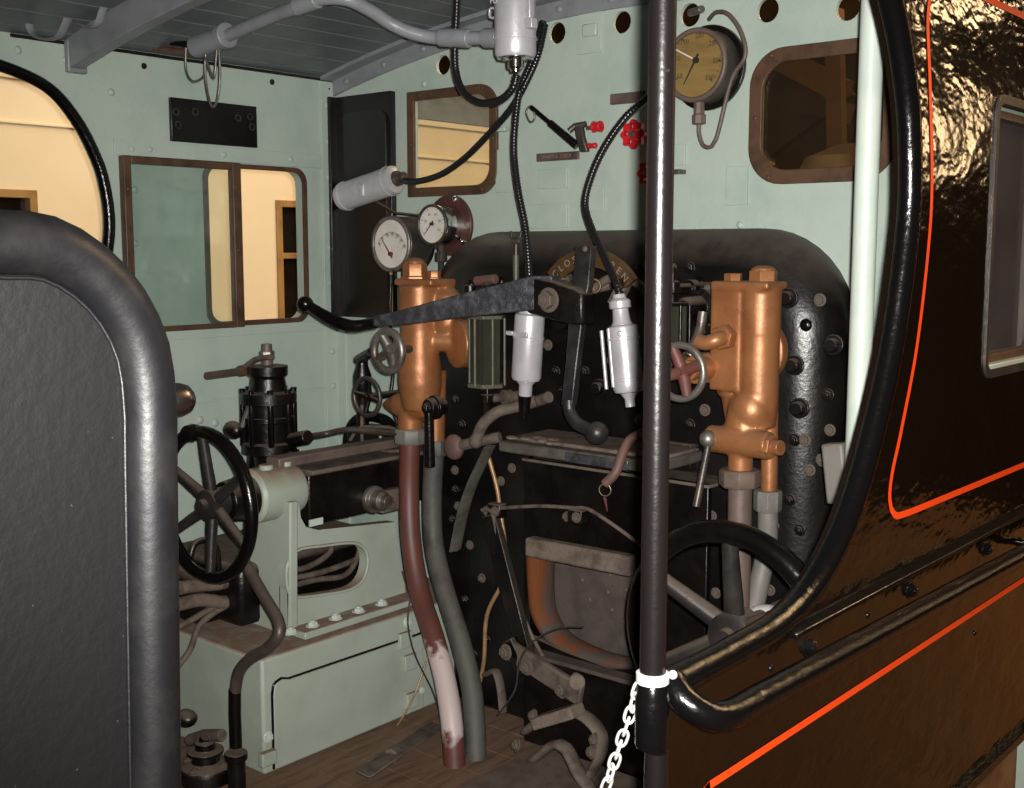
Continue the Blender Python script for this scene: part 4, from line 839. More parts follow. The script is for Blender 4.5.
MB().tube([p0.lerp(p1, .45) + V((0, 0, -.035)), p0.lerp(p1, .45) + V((.05, .06, -.08)), p0.lerp(p1, .45) + V((.12, .14, -.09))], .012, 8, flat=.4).build('bracket', M['iron'], t_, 0, 60)
MB().box(p0.lerp(p1, .42) + V((0, -14 * s, -.012)), (.02, .012, .04)).build('clip', M['silver'], t_, 0.003)

def flex(lab, px, r=.0105, grp=None, plain=None):
    pts = resample(spline([at(q[0], q[1], y=q[2]) for q in px], .01), .0030)
    return solo(MB().tube(pts, lambda i, m: r * (1.0, 1.0, .80)[i % 3], 12), 'flexible_conduit', M['flex'], lab, 'cable', sharp=0)
flex('black corrugated conduit looping under the large silver lamp from the roof', [(457, -60, -.42), (457, 0, -.42), (455, 45, -.42), (456, 72, -.42), (464, 93, -.43), (480, 103, -.44), (500, 100, -.45), (513, 88, -.45), (517, 74, -.45)], .0105)
flex('black corrugated conduit from the roof to the lamp over the gauges', [(545, 25, -.22), (538, 55, -.25), (525, 85, -.27), (510, 110, -.26), (488, 135, -.24), (465, 158, -.22), (442, 174, -.2), (420, 181, -.18), (405, 181, YD)], .010)
flex('black corrugated conduit hanging down to the lamp under the regulator hub', [(543, 22, -.2), (532, 60, -.24), (520, 90, -.27), (515, 125, -.29), (514, 155, -.30), (518, 190, -.32), (525, 225, -.33), (528, 255, -.345), (530, 290, YA), (530, 308, YA)], .0105)
flex('black corrugated conduit curving down to the tilted lamp beside the pole', [(672, 60, -.10), (650, 95, -.18), (625, 118, -.24), (603, 150, -.26), (590, 180, -.27), (585, 205, -.28), (592, 230, -.30), (605, 258, -.33), (617, 285, -.36), (621, 300, -.36)], .0105)
# rigid conduit on the roof
cd = thing('roof_conduit', 'grey bent conduit pipe running under the roof to the large lamp', 'pipe', at(350, 10, y=-.7))
MB().tube(spline(ats([(208, 45, -.72), (240, 30, -.72), (275, 15, -.72), (300, 6, -.72), (320, -1, -.71), (345, -1, -.68), (368, 9, -.62), (390, 23, -.56), (412, 33, -.52), (440, 38, -.48), (492, 38, YC)]), .015), .0175, 16).build('tube', M['grey'], cd, 0, 60)
for q, q2 in (((296, 7), (318, -1)), ((440, 37.5), (470, 38.5))): MB().cyl(at(*q, y=-.72 if q[0] < 400 else -.48), at(*q2, y=-.712 if q[0] < 400 else -.462), .024).build('coupling', M['grey'], cd, 0.003)
MB().cyl(at(196, 47, y=-.72), at(224, 37, y=-.72), .033, .028, 20).build('junction_box', M['grey'], cd, 0.004)
MB().cyl(at(222, 37, y=-.72), at(228, 35, y=-.72), .036).build('junction_cap', M['grey'], cd, 0.003)
wl = thing('wire_loop', 'loops of bare wire hanging from the conduit junction on the left', 'wire', at(210, 80, y=-.72))
for px_ in (([(206, 48), (205, 70), (208, 95), (213, 107), (218, 97), (220, 75), (219, 48)], -.72), ([(203, 50), (208, 65), (214, 78), (216, 60), (217, 46)], -.72), ([(186, 48), (186, 70), (192, 81), (202, 78), (207, 68)], -.70)):
    MB().tube(spline(ats(px_[0], px_[1]), .008), .0035, 8).build('strand', M['steel'], wl, 0, 60)
ov = at(184, 42, y=-.66)
oh = thing('roof_ventilator', 'black oval fitting with brown handle under the roof above the left side', 'ventilator', ov)
MB().ball(ov, .05, 20, (.8, 1.2, .45)).build('cover', M['black'], oh, 0, 60)
MB().tube(ats([(155, 47, -.72), (175, 51, -.70), (200, 54, -.68)]), .010, 10).build('handle', M['brown'], oh, 0, 60); MB().ball(at(156, 47, y=-.72), .017, 14).build('handle_knob', M['brown'], oh, 0, 60)
for i, px_ in enumerate((([(60, -6), (70, 8), (76, 22), (90, 27), (98, 24), (103, 10), (108, 2), (125, -3)], -1.02), ([(20, 4), (28, 20), (33, 34), (45, 39), (58, 37), (64, 28), (68, 18)], -1.14))):
    solo(MB().tube(spline(ats(px_[0], px_[1]), .01), .012, 8, flat=.35), 'pipe_strap', M['grey'], ('grey bent metal strap hanging at the roof rib, nearer the top edge', 'grey bent metal strap hanging under the roof at the far left')[i], 'strap', sharp=60)
# ================================================================== FRONT WALL FITTINGS
def gauge(name, lab, px, py, rpx, yf, dialm, casem, nums, a0, a1, needle, nm, backm, broff=None, hub_off=(0, 0), backr=1.3, bezm=None, nin=.66, yb=0.0):
    c = at(px, py, y=yf); s_ = mp(c); r_ = rpx * s_
    t_ = thing(name, lab, 'gauge', V((c.x, yb, c.z - r_)))
    MB().lathe((c.x, yf + .004, c.z), (0, 1, 0), [(0, r_ * .96), (.004, r_), (.5 * (yb - yf), r_ * 1.0), (yb - yf - .012, r_ * 1.02)], 40).build('case', casem, t_, 0.001)
    MB().lathe((c.x, yb - .014, c.z), (0, 1, 0), [(0, r_ * backr), (.013, r_ * backr)], 40).build('back_plate', backm, t_, 0.002)
    MB().torus((c.x, yf, c.z), (0, 1, 0), r_ * .94, r_ * .075, 56, 12).build('bezel', bezm or casem, t_, 0, 60)
    MB().lathe((c.x, yf + .003, c.z), (0, -1, 0), [(0, r_ * .90), (.002, r_ * .90)], 44).build('dial', dialm, t_)
    mk = MB(); cc_ = V((c.x + hub_off[0] * r_, yf - .0005, c.z + hub_off[1] * r_)); n_ = len(nums)
    big = r_ * .8
    for i in range((n_ - 1) * 4 + 1):
        a = R(a0 + (a1 - a0) * i / ((n_ - 1) * 4)); e = V((math.cos(a), 0, math.sin(a))); l_ = .10 if i % 4 == 0 else .05
        p_ = cc_ + e * big; q_ = V((e.z, 0, -e.x)) * r_ * (.014 if i % 4 == 0 else .009)
        mk.prism([p_ - q_, p_ + q_, p_ + q_ - e * r_ * l_, p_ - q_ - e * r_ * l_], (0, -.0008, 0))
    for i, tx in enumerate(nums):
        a = R(a0 + (a1 - a0) * i / (n_ - 1)); text_mb(mk, tx, r_ * (.19 if len(nums) < 8 else .15), cc_ + V((math.cos(a), 0, math.sin(a))) * big * nin / .8, (1, 0, 0), (0, 0, 1))
    mk.build('dial_markings', M['ink'], t_, 0, 0)
    a = R(needle); e = V((math.cos(a), 0, math.sin(a))); q_ = V((e.z, 0, -e.x)); y3 = V((0, -.006, 0))
    nb = MB().prism([cc_ + y3 + q_ * r_ * .035 - e * r_ * .18, cc_ + y3 + q_ * r_ * .03, cc_ + y3 + e * big * .92 + q_ * r_ * .008, cc_ + y3 + e * big * .92 - q_ * r_ * .008, cc_ + y3 - q_ * r_ * .03, cc_ + y3 - q_ * r_ * .035 - e * r_ * .18], (0, -.0015, 0))
    nb.lathe(cc_, (0, -1, 0), [(0, r_ * .085), (.009, r_ * .08)], 20); nb.build('needle', nm, t_)
    return t_, c, r_
t_, c, r_ = gauge('pressure_gauge', 'large yellowed pressure gauge on the front wall right of the pole', 695, 65, 36, -.075, M['dialy'], M['iron'], ['50', '100', '150', '200', '250', '300', '350'], 215, -50, 240, M['ink'], M['dblack'], None, (0.05, .12), 1.18, M['bpipe'])
MB().lathe((c.x, -.05, c.z - r_), (0, 0, -1), [(-.01, .015), (.03, .015), (.032, .019), (.055, .019), (.057, .010)], 8).build('union', M['bpipe'], t_, 0.001)
MB().tube(spline([V((c.x, -.05, c.z - r_ - .05)), V((c.x + .002, -.05, c.z - r_ - .085)), V((c.x + .02, -.052, c.z - r_ - .115)), V((c.x + .055, -.055, c.z - r_ - .10)), V((c.x + .10, -.06, c.z - r_ * .5)), V((c.x + .142, -.065, c.z + r_ * .1)), V((c.x + .128, -.065, c.z + r_ * .75)), V((c.x + .085, -.055, c.z + r_ * 1.28)), V((c.x + .04, -.04, c.z + r_ * 1.42)), V((c.x + .0, -.01, c.z + r_ * 1.33))], .01), .0058, 12).build('syphon_pipe', M['bpipe'], t_, 0, 60)
MB().cyl(at(690, 13, y=-.02), at(702, 9, y=-.045), .010).build('pipe_nut', M['steel'], t_, 0.001)
ce = c + V((-.01, 0, 0)); a_ = V((c.x + r_ * .05, -.078, c.z + r_ * .12)); e_ = V((-.78, 0, .42)) * r_ 
MB().loft([[a_ + V((0, 0, .002)), a_ - V((0, 0, .002)), a_ - V((0, -.001, .002)), a_ + V((0, .001, .002))], [a_ + e_ + V((0, 0, .002)), a_ + e_ - V((0, 0, .002)), a_ + e_ - V((0, -.001, .002)), a_ + e_ + V((0, .001, .002))]]).build('pale_strip', M['dial'], t_)  # thin pale strip over the dial, from the hub to the upper left
t_, c, r_ = gauge('vacuum_gauge', 'larger white dial gauge in the front corner with a dark red needle', 391, 244, 27.5, -.13, M['dial'], M['iron'], ['0', '5', '10', '15', '20', '25', '30'], 150, 22, 128, M['needlered'], M['dblack'], None, (.02, -.36), 1.05, M['steel'], .70, -.02)
MB().cyl((c.x, -.07, c.z - r_), (c.x, -.07, c.z - r_ - .30), .008).build('pipe', M['dblack'], t_, 0.001)
MB().lathe((c.x, -.07, c.z - r_), (0, 0, -1), [(-.01, .012), (.03, .012), (.032, .016), (.05, .016)], 8).build('union', M['dblack'], t_)
t_, c, r_ = gauge('steam_gauge', 'smaller white dial gauge with chrome case right of the larger gauge', 432, 225, 20.5, -.12, M['dial'], M['chrome'], ['0', '20', '40', '60', '80', '100'], 215, -35, 228, M['ink'], M['maroonb'], None, (0.05, .05), 1.5, M['iron'], .5, -.03)
for dx, dz in ((.06, -.05), (-.045, .055), (.03, .082)): MB().ball((c.x + dx, -.045, c.z + dz), .011, 12).build('fixing_nut', M['chrome'], t_, 0, 60)
MB().lathe((c.x + .0, -.08, c.z - r_), (0, 0, -1), [(-.01, .013), (.02, .013), (.022, .02), (.05, .02), (.052, .010), (.11, .010)], 8).build('union', M['iron'], t_, 0.001)
# whistle lever
wh = thing('whistle_lever', 'black slanting whistle lever with wire ring and red ends on the front wall', 'lever', at(570, 140, y=-.03))
a, c = at(531, 107, y=-.09), at(577, 146, y=-.05)
MB().tube([a, a.lerp(c, .4), a.lerp(c, .41), c], lambda i, m: (.007, .007, .011, .012)[i], 14).build('lever', M['black'], wh, 0, 40)
MB().tube(spline(ats([(530, 106), (526, 112), (530, 122), (535, 118), (533, 108)], -.09), .006, True), .0028, 8, True).build('ring', M['steel'], wh, 0, 60)
MB().loft([[p_ + V((-.014, -.008, 0)), p_ + V((.014, -.008, 0)), p_ + V((.014, .008, 0)), p_ + V((-.014, .008, 0))] for p_ in ats([(579, 126), (581, 138), (585, 152)], -.05)]).build('bracket', M['iron'], wh, 0.004)
MB().tube(ats([(569, 131, -.06), (575, 126, -.05), (586, 124, -.04)]), .009, 10).build('pivot_arm', M['iron'], wh, 0, 60)
for q, rr in (((597, 127), .017), ((592, 146), .009)):
    MB().cyl(at(q[0] - 10, q[1] + 1, y=-.04), at(q[0], q[1], y=-.04), .006).build('stem', M['steel'], wh)
    MB().lathe(at(q[0] - 4, q[1], y=-.04), (1, 0, 0), [(0, rr * .8), (.003, rr), (.015, rr * .75), (.027, rr), (.03, rr * .8)], 10).build('end_knob', M['red'], wh, 0.001)
MB().cyl(at(583, 137, y=-.045), at(583, 137, y=-.0), .012).build('stud', M['iron'], wh)
npl = thing('name_plate', 'worn bronze strip plate with raised letters below the whistle lever', 'plate', at(558, 157, y=0))
a, c = at(537, 158, y=-.004), at(579, 155, y=-.004)
MB().box((a + c) / 2, (c.x - a.x, .008, .024)).build('plate', M['plate'], npl, 0.002)
tm = MB(); text_mb(tm, 'WHISTLE  COCK', 0.015, (a + c) / 2 + V((0, -.0045, 0)), (1, 0, 0), (0, 0, 1), .001); tm.build('lettering', M['platelet'], npl, 0, 0)
npl2 = thing('bracket_strip', 'plain brown metal strip on the front wall left of the pole', 'plate', at(627, 98, y=0))
a, c = at(611, 99, y=-.006), at(645, 97, y=-.006); MB().box((a + c) / 2, (c.x - a.x, .012, .030)).build('strip', M['bpipe'], npl2, 0.003)
p_ = at(678, 172, y=-.01)
solo(MB().box(p_, (.04, .05, .012)), 'bracket_lug', M['ggreen'], 'small dark lug on the front wall just right of the pole under the gauge', 'bracket', bev=.003)
def valve_wheel(lab, px, py, y, Rr, n_=8):
    c = at(px, py, y=y); t_ = thing('valve_wheel', lab, 'handwheel', V((c.x, -.0, c.z - Rr)))
    pts = [c + V((Rr * (1 + .12 * math.cos(n_ * a)) * math.cos(a), 0, Rr * (1 + .12 * math.cos(n_ * a)) * math.sin(a))) for a in [2 * PI * k / 64 for k in range(64)]]
    hl = [[(c.x + Rr * .6 * math.cos(b0) + Rr * .20 * math.cos(k), c.z + Rr * .6 * math.sin(b0) + Rr * .20 * math.sin(k)) for k in [2 * PI * j / 12 for j in range(12)]] for b0 in [2 * PI * j / 5 + .5 for j in range(5)]]
    MB().plate([(p_.x, p_.z) for p_ in pts], hl, lambda a, b_: V((a, y, b_)), (0, .016, 0)).build('wheel', M['red'], t_, 0.004)
    MB().cyl((c.x, y - .006, c.z), (c.x, 0, c.z), .009).build('spindle', M['steel'], t_, 0.001); MB().lathe((c.x, -.05, c.z), (0, 1, 0), [(0, .014), (.05, .018)], 6).build('bonnet', M['brass'], t_)
    return t_
valve_wheel('bright red scalloped valve wheel, upper one left of the pole', 632, 134, -.07, .036)
valve_wheel('dark red scalloped valve wheel, lower one half behind the pole', 648, 173, -.07, .034)
# bell plate of notice holder on the left side
nb_ = thing('notice_plate', 'black rectangular plate with small hooks above the left sliding window', 'plate', at(214, 123, x=-1.195))
a, c = at(170, 97, x=-1.19), at(257, 148, x=-1.19)
MB().box((-1.193, (a.y + c.y) / 2, (a.z + c.z) / 2), (.014, c.y - a.y, a.z - c.z)).build('plate', M['black'], nb_, 0.002)
for q in ((176, 112), (178, 125), (250, 117), (252, 127), (238, 118), (195, 112)): MB().torus(at(*q, x=-1.183), (1, 0, 0), .010, .0028, 20, 6).build('hook', M['iron'], nb_, 0, 60)
# mint grab post on the right
c = at(866, 200, x=0.98)
mp_ = thing('mint_pipe', 'thick pale mint vertical pipe in front of the right spectacle window', 'pipe', (0.98, c.y, 0.2))
k0, k1 = at(867, 60, x=.98), at(863, 400, x=.98)
MB().tube(spline([V((1.0, c.y, 1.90)), V((.992, c.y, 1.80)), V((.982, c.y, 1.72)), V((.98, c.y, 1.6)), V((.98, c.y, 1.2)), V((.98, c.y, .7)), V((.98, c.y, FLZ))], .03), mp(c) * 11.8, 20).build('tube', M['mintpale'], mp_, 0, 60)
MB().lathe((.98, c.y, FLZ), (0, 0, 1), [(0, .05), (.012, .05), (.016, .03)], 24).build('foot', M['mintpale'], mp_, 0.002)
p_ = at(838, 473, y=-.45); solo(MB().box(p_, (.05, .04, .13), Matrix.Rotation(R(-8), 3, 'Y')), 'pipe_bracket', M['ppipe'], 'pale grey bracket block at the foot of the backhead near the side sheet', 'bracket', bev=.006)

# ================================================================== LARGE BLACK WHEEL, RIGHT
c = at(727, 638, y=-.72)
bw = handwheel('handwheel', 'large black spoked handwheel behind the edge of the right side sheet', c, .222, .025, 6, M['black'], None, .05, .04, .03, R(90), .0175, M['wheelgrey'])
MB().cyl((c.x, -.70, c.z), (c.x, -.10, c.z), .025).build('shaft', M['dblack'], bw)
MB().box((c.x, -.12, c.z - .2), (.14, .12, .5)).build('bearing_block', M['dblack'], bw, .01)
solo(MB().ball(at(768, 614, y=-.55), .035, 18, (1.2, 1, .55)), 'grease_cap', M['white'], 'small pale domed cap just above the side sheet edge behind the wheel', 'cap', sharp=60)

# ================================================================== LEFT: SAND BOX, REVERSER, BRAKE VALVE
XB, YBX = -0.5, -0.905; ZB = at(262, 660, x=XB).z
bx = thing('equipment_box', 'pale mint steel box on the left cab floor with a rounded access door', 'box', ((-1.2 + XB) / 2, -.5, FLZ))
MB().box(((-1.19 + XB) / 2, (YBX - .03) / 2, (ZB + FLZ) / 2), (XB + 1.19, -YBX - .03, ZB - FLZ)).build('box_body', M['mintbox'], bx, 0.008)
d0 = [at(*q, x=XB) for q in ((273, 770), (271, 706), (275, 690), (287, 680), (340, 664), (424, 633), (425, 716), (425, 770))]
dp = [(-.875, FLZ + .01), (-.875, d0[2].z - .01), (-.868, d0[2].z + .018), (-.845, d0[3].z + .012)] + [(-.82, d0[4].z + .012), (-.30, d0[5].z + .004), (-.30, FLZ + .01)]
_cs = [(p.y, p.z) for p in spline([V((0, a, b_)) for a, b_ in dp[1:4]], .008)]
dp = [dp[0]] + _cs + dp[4:]
MB().plate(dp, [], lambda a, b_: V((XB + .001, a, b_)), (.010, 0, 0)).build('door_panel', M['mintbox'], bx, 0.003)
MB().tube([V((XB + .004, a, b_)) for a, b_ in dp[:-1]], .0045, 8).build('door_seam', M['black'], bx, 0, 60)
for q in ((410, 662), (412, 700), (405, 640)): MB().box(at(*q, x=XB + .014), (.014, .05, .05)).build('hinge', M['mintbox'], bx, 0.003)
for q in ((268, 737), (407, 622), (420, 690)): put('bolt', BOLTM, bx, at(*q, x=XB + .002), (1, 0, 0), .012)
p_ = at(268, 758, x=XB + .01); MB().box(p_, (.02, .05, .04)).build('latch', M['mintbox'], bx, 0.004)
solo(MB().tube(spline([at(q[0], q[1], x=XB + .03) for q in ((340, 760), (370, 745), (395, 728), (412, 700), (420, 680), (428, 655))], .01), .003, 8), 'yellow_wire', M['gold'], 'thin yellowish wire running along the foot of the mint box', 'wire', sharp=60)
solo(MB().tube(spline([at(q[0], q[1], x=XB + .04) for q in ((410, 600), (408, 625), (415, 655), (432, 690), (440, 715))], .01), .0026, 8), 'black_wire', M['iron'], 'thin dark wire hanging down the end of the mint box beside the maroon pipe', 'wire', sharp=60)
# reverser stand
XS = -.60
st = thing('reverser_stand', 'pale mint cast stand with round bearing and oval opening on the mint box', 'stand', (-.72, -.6, ZB))
def yz(px, py): p_ = at(px, py, x=XS); return (p_.y, p_.z)
o_ = [(yz(288, 640)[0], ZB + .0), (yz(406, 606)[0], ZB), yz(405, 585), yz(398, 560), yz(395, 522), yz(318, 530), yz(306, 527), yz(301, 518), yz(299, 504), yz(288, 502), ]
ov_ = [yz(*q) for q in ((287, 588), (286, 570), (290, 557), (300, 549), (320, 546), (345, 543), (358, 544), (366, 552), (367, 566), (362, 580), (350, 589), (325, 594), (300, 597), (291, 595))]
ov_ = [(p.y, p.z) for p in spline([V((0, a, b_)) for a, b_ in ov_], .012, True)]
MB().plate(o_, [ov_], lambda a, b_: V((XS, a, b_)), (-.035, 0, 0)).build('side_plate', M['mintbox'], st, 0.005)
MB().torus
for off in (0,): MB().tube([V((XS + .002, a, b_)) for a, b_ in ov_], .005, 8, True).build('opening_rim', M['mintbox'], st, 0, 60)
ys = yz(288, 600)[0]
rf_ = [at(q[0], q[1], y=ys) for q in ((254, 502), (290, 502), (290, 640), (232, 628), (226, 606))]
MB().prism([V((p_.x, ys, max(p_.z, ZB))) for p_ in rf_], (0, .03, 0)).build('end_plate', M['mintbox'], st, 0.005)
hubc = at(206, 505, y=-.945)
ZH = hubc.z; XH = hubc.x
by0, by1 = ys - .075, at(309, 503, x=XH + .06).y
MB().lathe((XH, by0, ZH), (0, 1, 0), [(0, .070), (.01, .078), (by1 - by0 - .03, .078), (by1 - by0 - .008, .070), (by1 - by0, .05)], 36).build('bearing', M['mintbox'], st, 0.002)
f0, f1 = yz(290, 640)[0], yz(406, 606)[0]
MB().box((XS + .03, (f0 + f1) / 2, ZB + .012), (.075, f1 - f0, .022)).build('foot_flange', M['mintbox'], st, 0.004)
for q in ((290, 622), (312, 617), (335, 609), (358, 602), (381, 595)): 
    p_ = at(q[0], q[1], x=XS + .032); put('foot_bolt', BOLTM, st, (XS + .034, p_.y, ZB + .022), (0, 0, 1), .015)
MB().cyl((XH + .02, by0 + .05, ZH + .072), (XH + .02, by0 + .05, ZH + .088), .02).build('oil_cap', M['mintbox'], st, 0.003); MB().cyl((XH + .02, by0 + .12, ZH + .072), (XH + .02, by0 + .12, ZH + .088), .016).build('oil_cap', M['mintbox'], st, 0.003)
rw = handwheel('handwheel', 'black six-spoked reversing handwheel in front of the mint stand', hubc, .200, .0175, 6, M['black'], None, .042, .035, .02, R(92), .0135, M['wheelgrey'])
MB().lathe((XH, -.92, ZH), (0, 1, 0), [(0, .026), (.03, .03), (.035, .055), (-by0 * 0 + (by0 + .92), .065)], 24).build('collar', M['dblack'], rw, 0.002)
p_ = hubc + V((-.045, -.005, .195)); MB().lathe(p_, (0.2, -1, 0), [(-.02, .02), (.0, .024), (.02, .022), (.024, .012)], 18).build('grip_boss', M['black'], rw, 0, 50)
# reversing rod box
rb = thing('reversing_gear', 'black greasy reversing screw housing between the mint stand and backhead', 'machinery', (XH, -.4, ZH - .1))
a, c = at(312, 505, x=XH), at(420, 490, x=XH)
y2 = -.04
MB().box((XH, (by1 + y2) / 2, ZH - .03), (.12, y2 - by1, .15)).build('housing', M['dblack'], rb, 0.006)
MB().box((XH, (by1 + y2) / 2, ZH + .052), (.16, y2 - by1, .012)).build('cover_plate', M['dustrod'], rb, 0.003)
MB().box((XH, (by1 + y2) / 2 - .02, ZH + .085), (.06, y2 - by1 + .12, .028)).build('slide_bar', M['bpipe'], rb, 0.004)
p_ = at(372, 499, x=XH + .06); MB().lathe(p_, (1, 0, 0), [(0, .042), (.015, .042), (.02, .03), (.05, .03), (.055, .02), (.075, .02)], 24).build('trunnion', M['steel'], rb, 0.001)
p_ = at(390, 500, x=XH + .07); MB().box(p_, (.03, .09, .07)).build('lug', M['dustrod'], rb, 0.006)
MB().lathe(at(312, 500, x=XH), (0, 1, 0), [(0, .03), (.03, .03), (.032, .04), (.06, .04)], 18).build('screw_nut', M['steel'], rb, 0.002)
MB().box(at(316, 522, x=XH + .07), (.004, .05, .02)).build('maker_label', M['mintpale'], rb)
# dark clutter under the stand
cg = thing('pipe_cluster', 'dusty black casting with small pipes inside the oval opening of the mint stand', 'machinery', (-.85, -.55, ZB))
MB().box((-.93, -.50, ZB + .10), (.40, .60, .18)).build('casting', M['dblack'], cg, 0.02)
for q in ([(285, 578), (310, 575), (340, 566), (372, 552)], [(285, 588), (315, 580), (345, 575), (358, 556), (360, 540)], [(285, 572), (310, 566), (330, 552), (332, 535)]):
    MB().tube(spline([at(px_, py_, x=-.68) for px_, py_ in q], .01), .009, 10).build('pipe', M['dustrod'], cg, 0, 60)
lp = thing('oil_pipes', 'dusty bundle of bent oil pipes behind the lower reversing wheel', 'pipe', (-.9, -.8, ZB))
for q, m_ in (([(176, 628), (195, 618), (215, 606), (240, 590)], 'dustrod'), ([(178, 666), (190, 650), (200, 625), (222, 608), (245, 600)], 'dustrod'), ([(176, 605), (200, 600), (225, 602), (240, 596)], 'dusty'), ([(190, 560), (194, 545), (205, 540), (216, 548), (220, 575), (232, 600)], 'dblack'), ([(180, 588), (200, 585), (222, 583), (245, 575)], 'dusty')):
    MB().tube(spline([at(px_, py_, x=-.80) for px_, py_ in q], .01), .0095 if m_ != 'dusty' else .02, 10).build('pipe', M[m_], lp, 0, 60)
MB().box((-1.0, -.80, ZB + .08), (.30, .12, .16)).build('casting', M['dblack'], lp, 0.03)
# cranked handrail / steam heater pipe
pipe('cranked_pipe', M['dpipe'], 'cranked pipe in front of the mint box below the reversing wheel', [(241, 556, -.895), (252, 575, -.91), (265, 598, -.93), (278, 620, -.95), (279, 634, -.965), (268, 648, -.97), (250, 659, -.975), (239, 672, -.98), (235, 692, -.98)], .016)
solo(MB().tube(spline(ats([(235, 689), (235, 715), (236, 745), (236, 790)], -.98), .01), .0165, 18), 'standpipe', M['black'], 'glossy black upright length of pipe at the corner of the mint box', 'pipe', sharp=60)
ol = thing('floor_valve', 'small dusty black flanged valve on the floor at lower left', 'valve', at(208, 775, y=-1.02))
q = at(206, 770, y=-1.02); s = mp(q)
MB().lathe(q - V((0, 0, .06)), (0, 0, 1), [(0, 26 * s), (.06, 26 * s), (.075, 24 * s), (.085, 14 * s), (.105, 13 * s), (.108, 18 * s), (.118, 18 * s), (.12, 10 * s), (.14, 10 * s), (.142, 6 * s), (.16, 6 * s)], 24).build('body', M['dblack'], ol, 0.002)
for k in range(4): put('bolt', BOLTD, ol, q + V((20 * s * math.cos(k * 1.57 + .4), 20 * s * math.sin(k * 1.57 + .4), .014)), (0, 0, 1), .012)
MB().tube(ats([(190, 740), (205, 735), (222, 735)], -1.02), .016, 12).build('cross_bar', M['dustrod'], ol, 0, 60)
MB().lathe(at(236, 752, y=-1.0), (0, 0, -1), [(0, .03), (.02, .03), (.022, .024), (.10, .024)], 20).build('pipe_union', M['dblack'], ol, 0.002)
MB().ball(at(186, 718, y=-1.0), .03, 14, (1.2, 1, .8)).build('cap', M['dblack'], ol, 0, 60)
# brake valve
c0 = at(270, 470, x=-.93); XV, YV = c0.x, c0.y; s = mp(c0)
def zz(py): return at(270, py, y=YV).z
bv = thing('brake_valve', 'black driver\'s brake valve with brown handle behind the mint stand', 'valve', (XV, YV, zz(475)))
MB().lathe((XV, YV, zz(474)), (0, 0, 1), [(0, 14 * s), (zz(455) - zz(474), 16 * s), (zz(452) - zz(474), 27 * s), (zz(442) - zz(474), 27 * s), (zz(441) - zz(474), 22 * s), (zz(422) - zz(474), 22.5 * s), (zz(421) - zz(474), 26 * s), (zz(416) - zz(474), 26 * s)], 32).build('lower_body', M['dblack'], bv, 0.001)
MB().lathe((XV, YV, zz(417)), (0, 0, 1), [(0, 21 * s), (zz(404) - zz(417), 21 * s), (zz(403) - zz(417), 28 * s), (zz(392) - zz(417), 28 * s), (zz(391) - zz(417), 19 * s), (zz(378) - zz(417), 17 * s), (zz(375) - zz(417), 20 * s), (zz(366) - zz(417), 20 * s), (zz(365) - zz(417), 14 * s)], 32).build('upper_body', M['dblack'], bv, 0.001)
for k in range(8):
    a = k * PI / 4 + .2; MB().cyl((XV + 25 * s * math.cos(a), YV + 25 * s * math.sin(a), zz(444)), (XV + 25 * s * math.cos(a), YV + 25 * s * math.sin(a), zz(388)), .010, None, 8).build('stud', M['black'], bv, 0.001)
MB().cyl((XV, YV, zz(368)), (XV, YV, zz(344)), 6 * s, 5 * s, 16).build('spindle', M['bpipe'], bv, 0.001); hexnut((XV, YV, zz(360)), (0, 0, 1), 7 * s, 9 * s).build('spindle_nut', M['steel'], bv, 0.001)
hd = MB().tube(spline(ats([(270, 357), (257, 359), (248, 365), (243, 369)], YV - .05), .008), .014, 12, flat=.6).build('handle', M['bpipe'], bv, 0, 60)
MB().tube(ats([(245, 370), (240, 371), (239, 371.5), (207, 376)], YV - .06), lambda i, m: (.017, .017, .012, .013)[i], 14).build('grip', M['brown'], hd, 0, 50)
MB().cyl(at(254, 392, y=YV - .06), at(242, 427, y=YV - .08), .008).build('side_lever', M['steel'], bv, 0.001)
MB().ball(at(233, 430, y=YV - .08), .032, 16, (1.2, .8, .9)).build('side_valve', M['dblack'], bv, 0, 60); MB().cyl(at(230, 432, y=YV - .08), at(255, 425, y=YV), .018).build('side_arm', M['dblack'], bv)
MB().cyl(at(246, 395, y=YV), at(256, 395, y=YV), .022).build('side_boss', M['dblack'], bv, 0.002)
MB().cyl(at(260, 450, y=YV), at(258, 480, y=YV), 12 * s, 13 * s).build('leg', M['black'], bv, 0.002); MB().cyl(at(290, 450, y=YV - .02), at(292, 474, y=YV - .02), 9 * s, 8 * s).build('leg', M['black'], bv, 0.002)
MB().cyl(at(292, 440, y=YV), at(308, 437, y=YV), .022).build('union', M['dblack'], bv, 0.003)
solo(MB().tube(spline([at(306, 437, y=YV), at(325, 434, y=-.45), at(345, 430, y=-.42), at(370, 431, y=-.38), at(398, 434, y=-.36)], .01), .0095, 12), 'brake_pipe', M['iron'], 'thin dark pipe from the brake valve to the left copper valve', 'pipe', sharp=60)
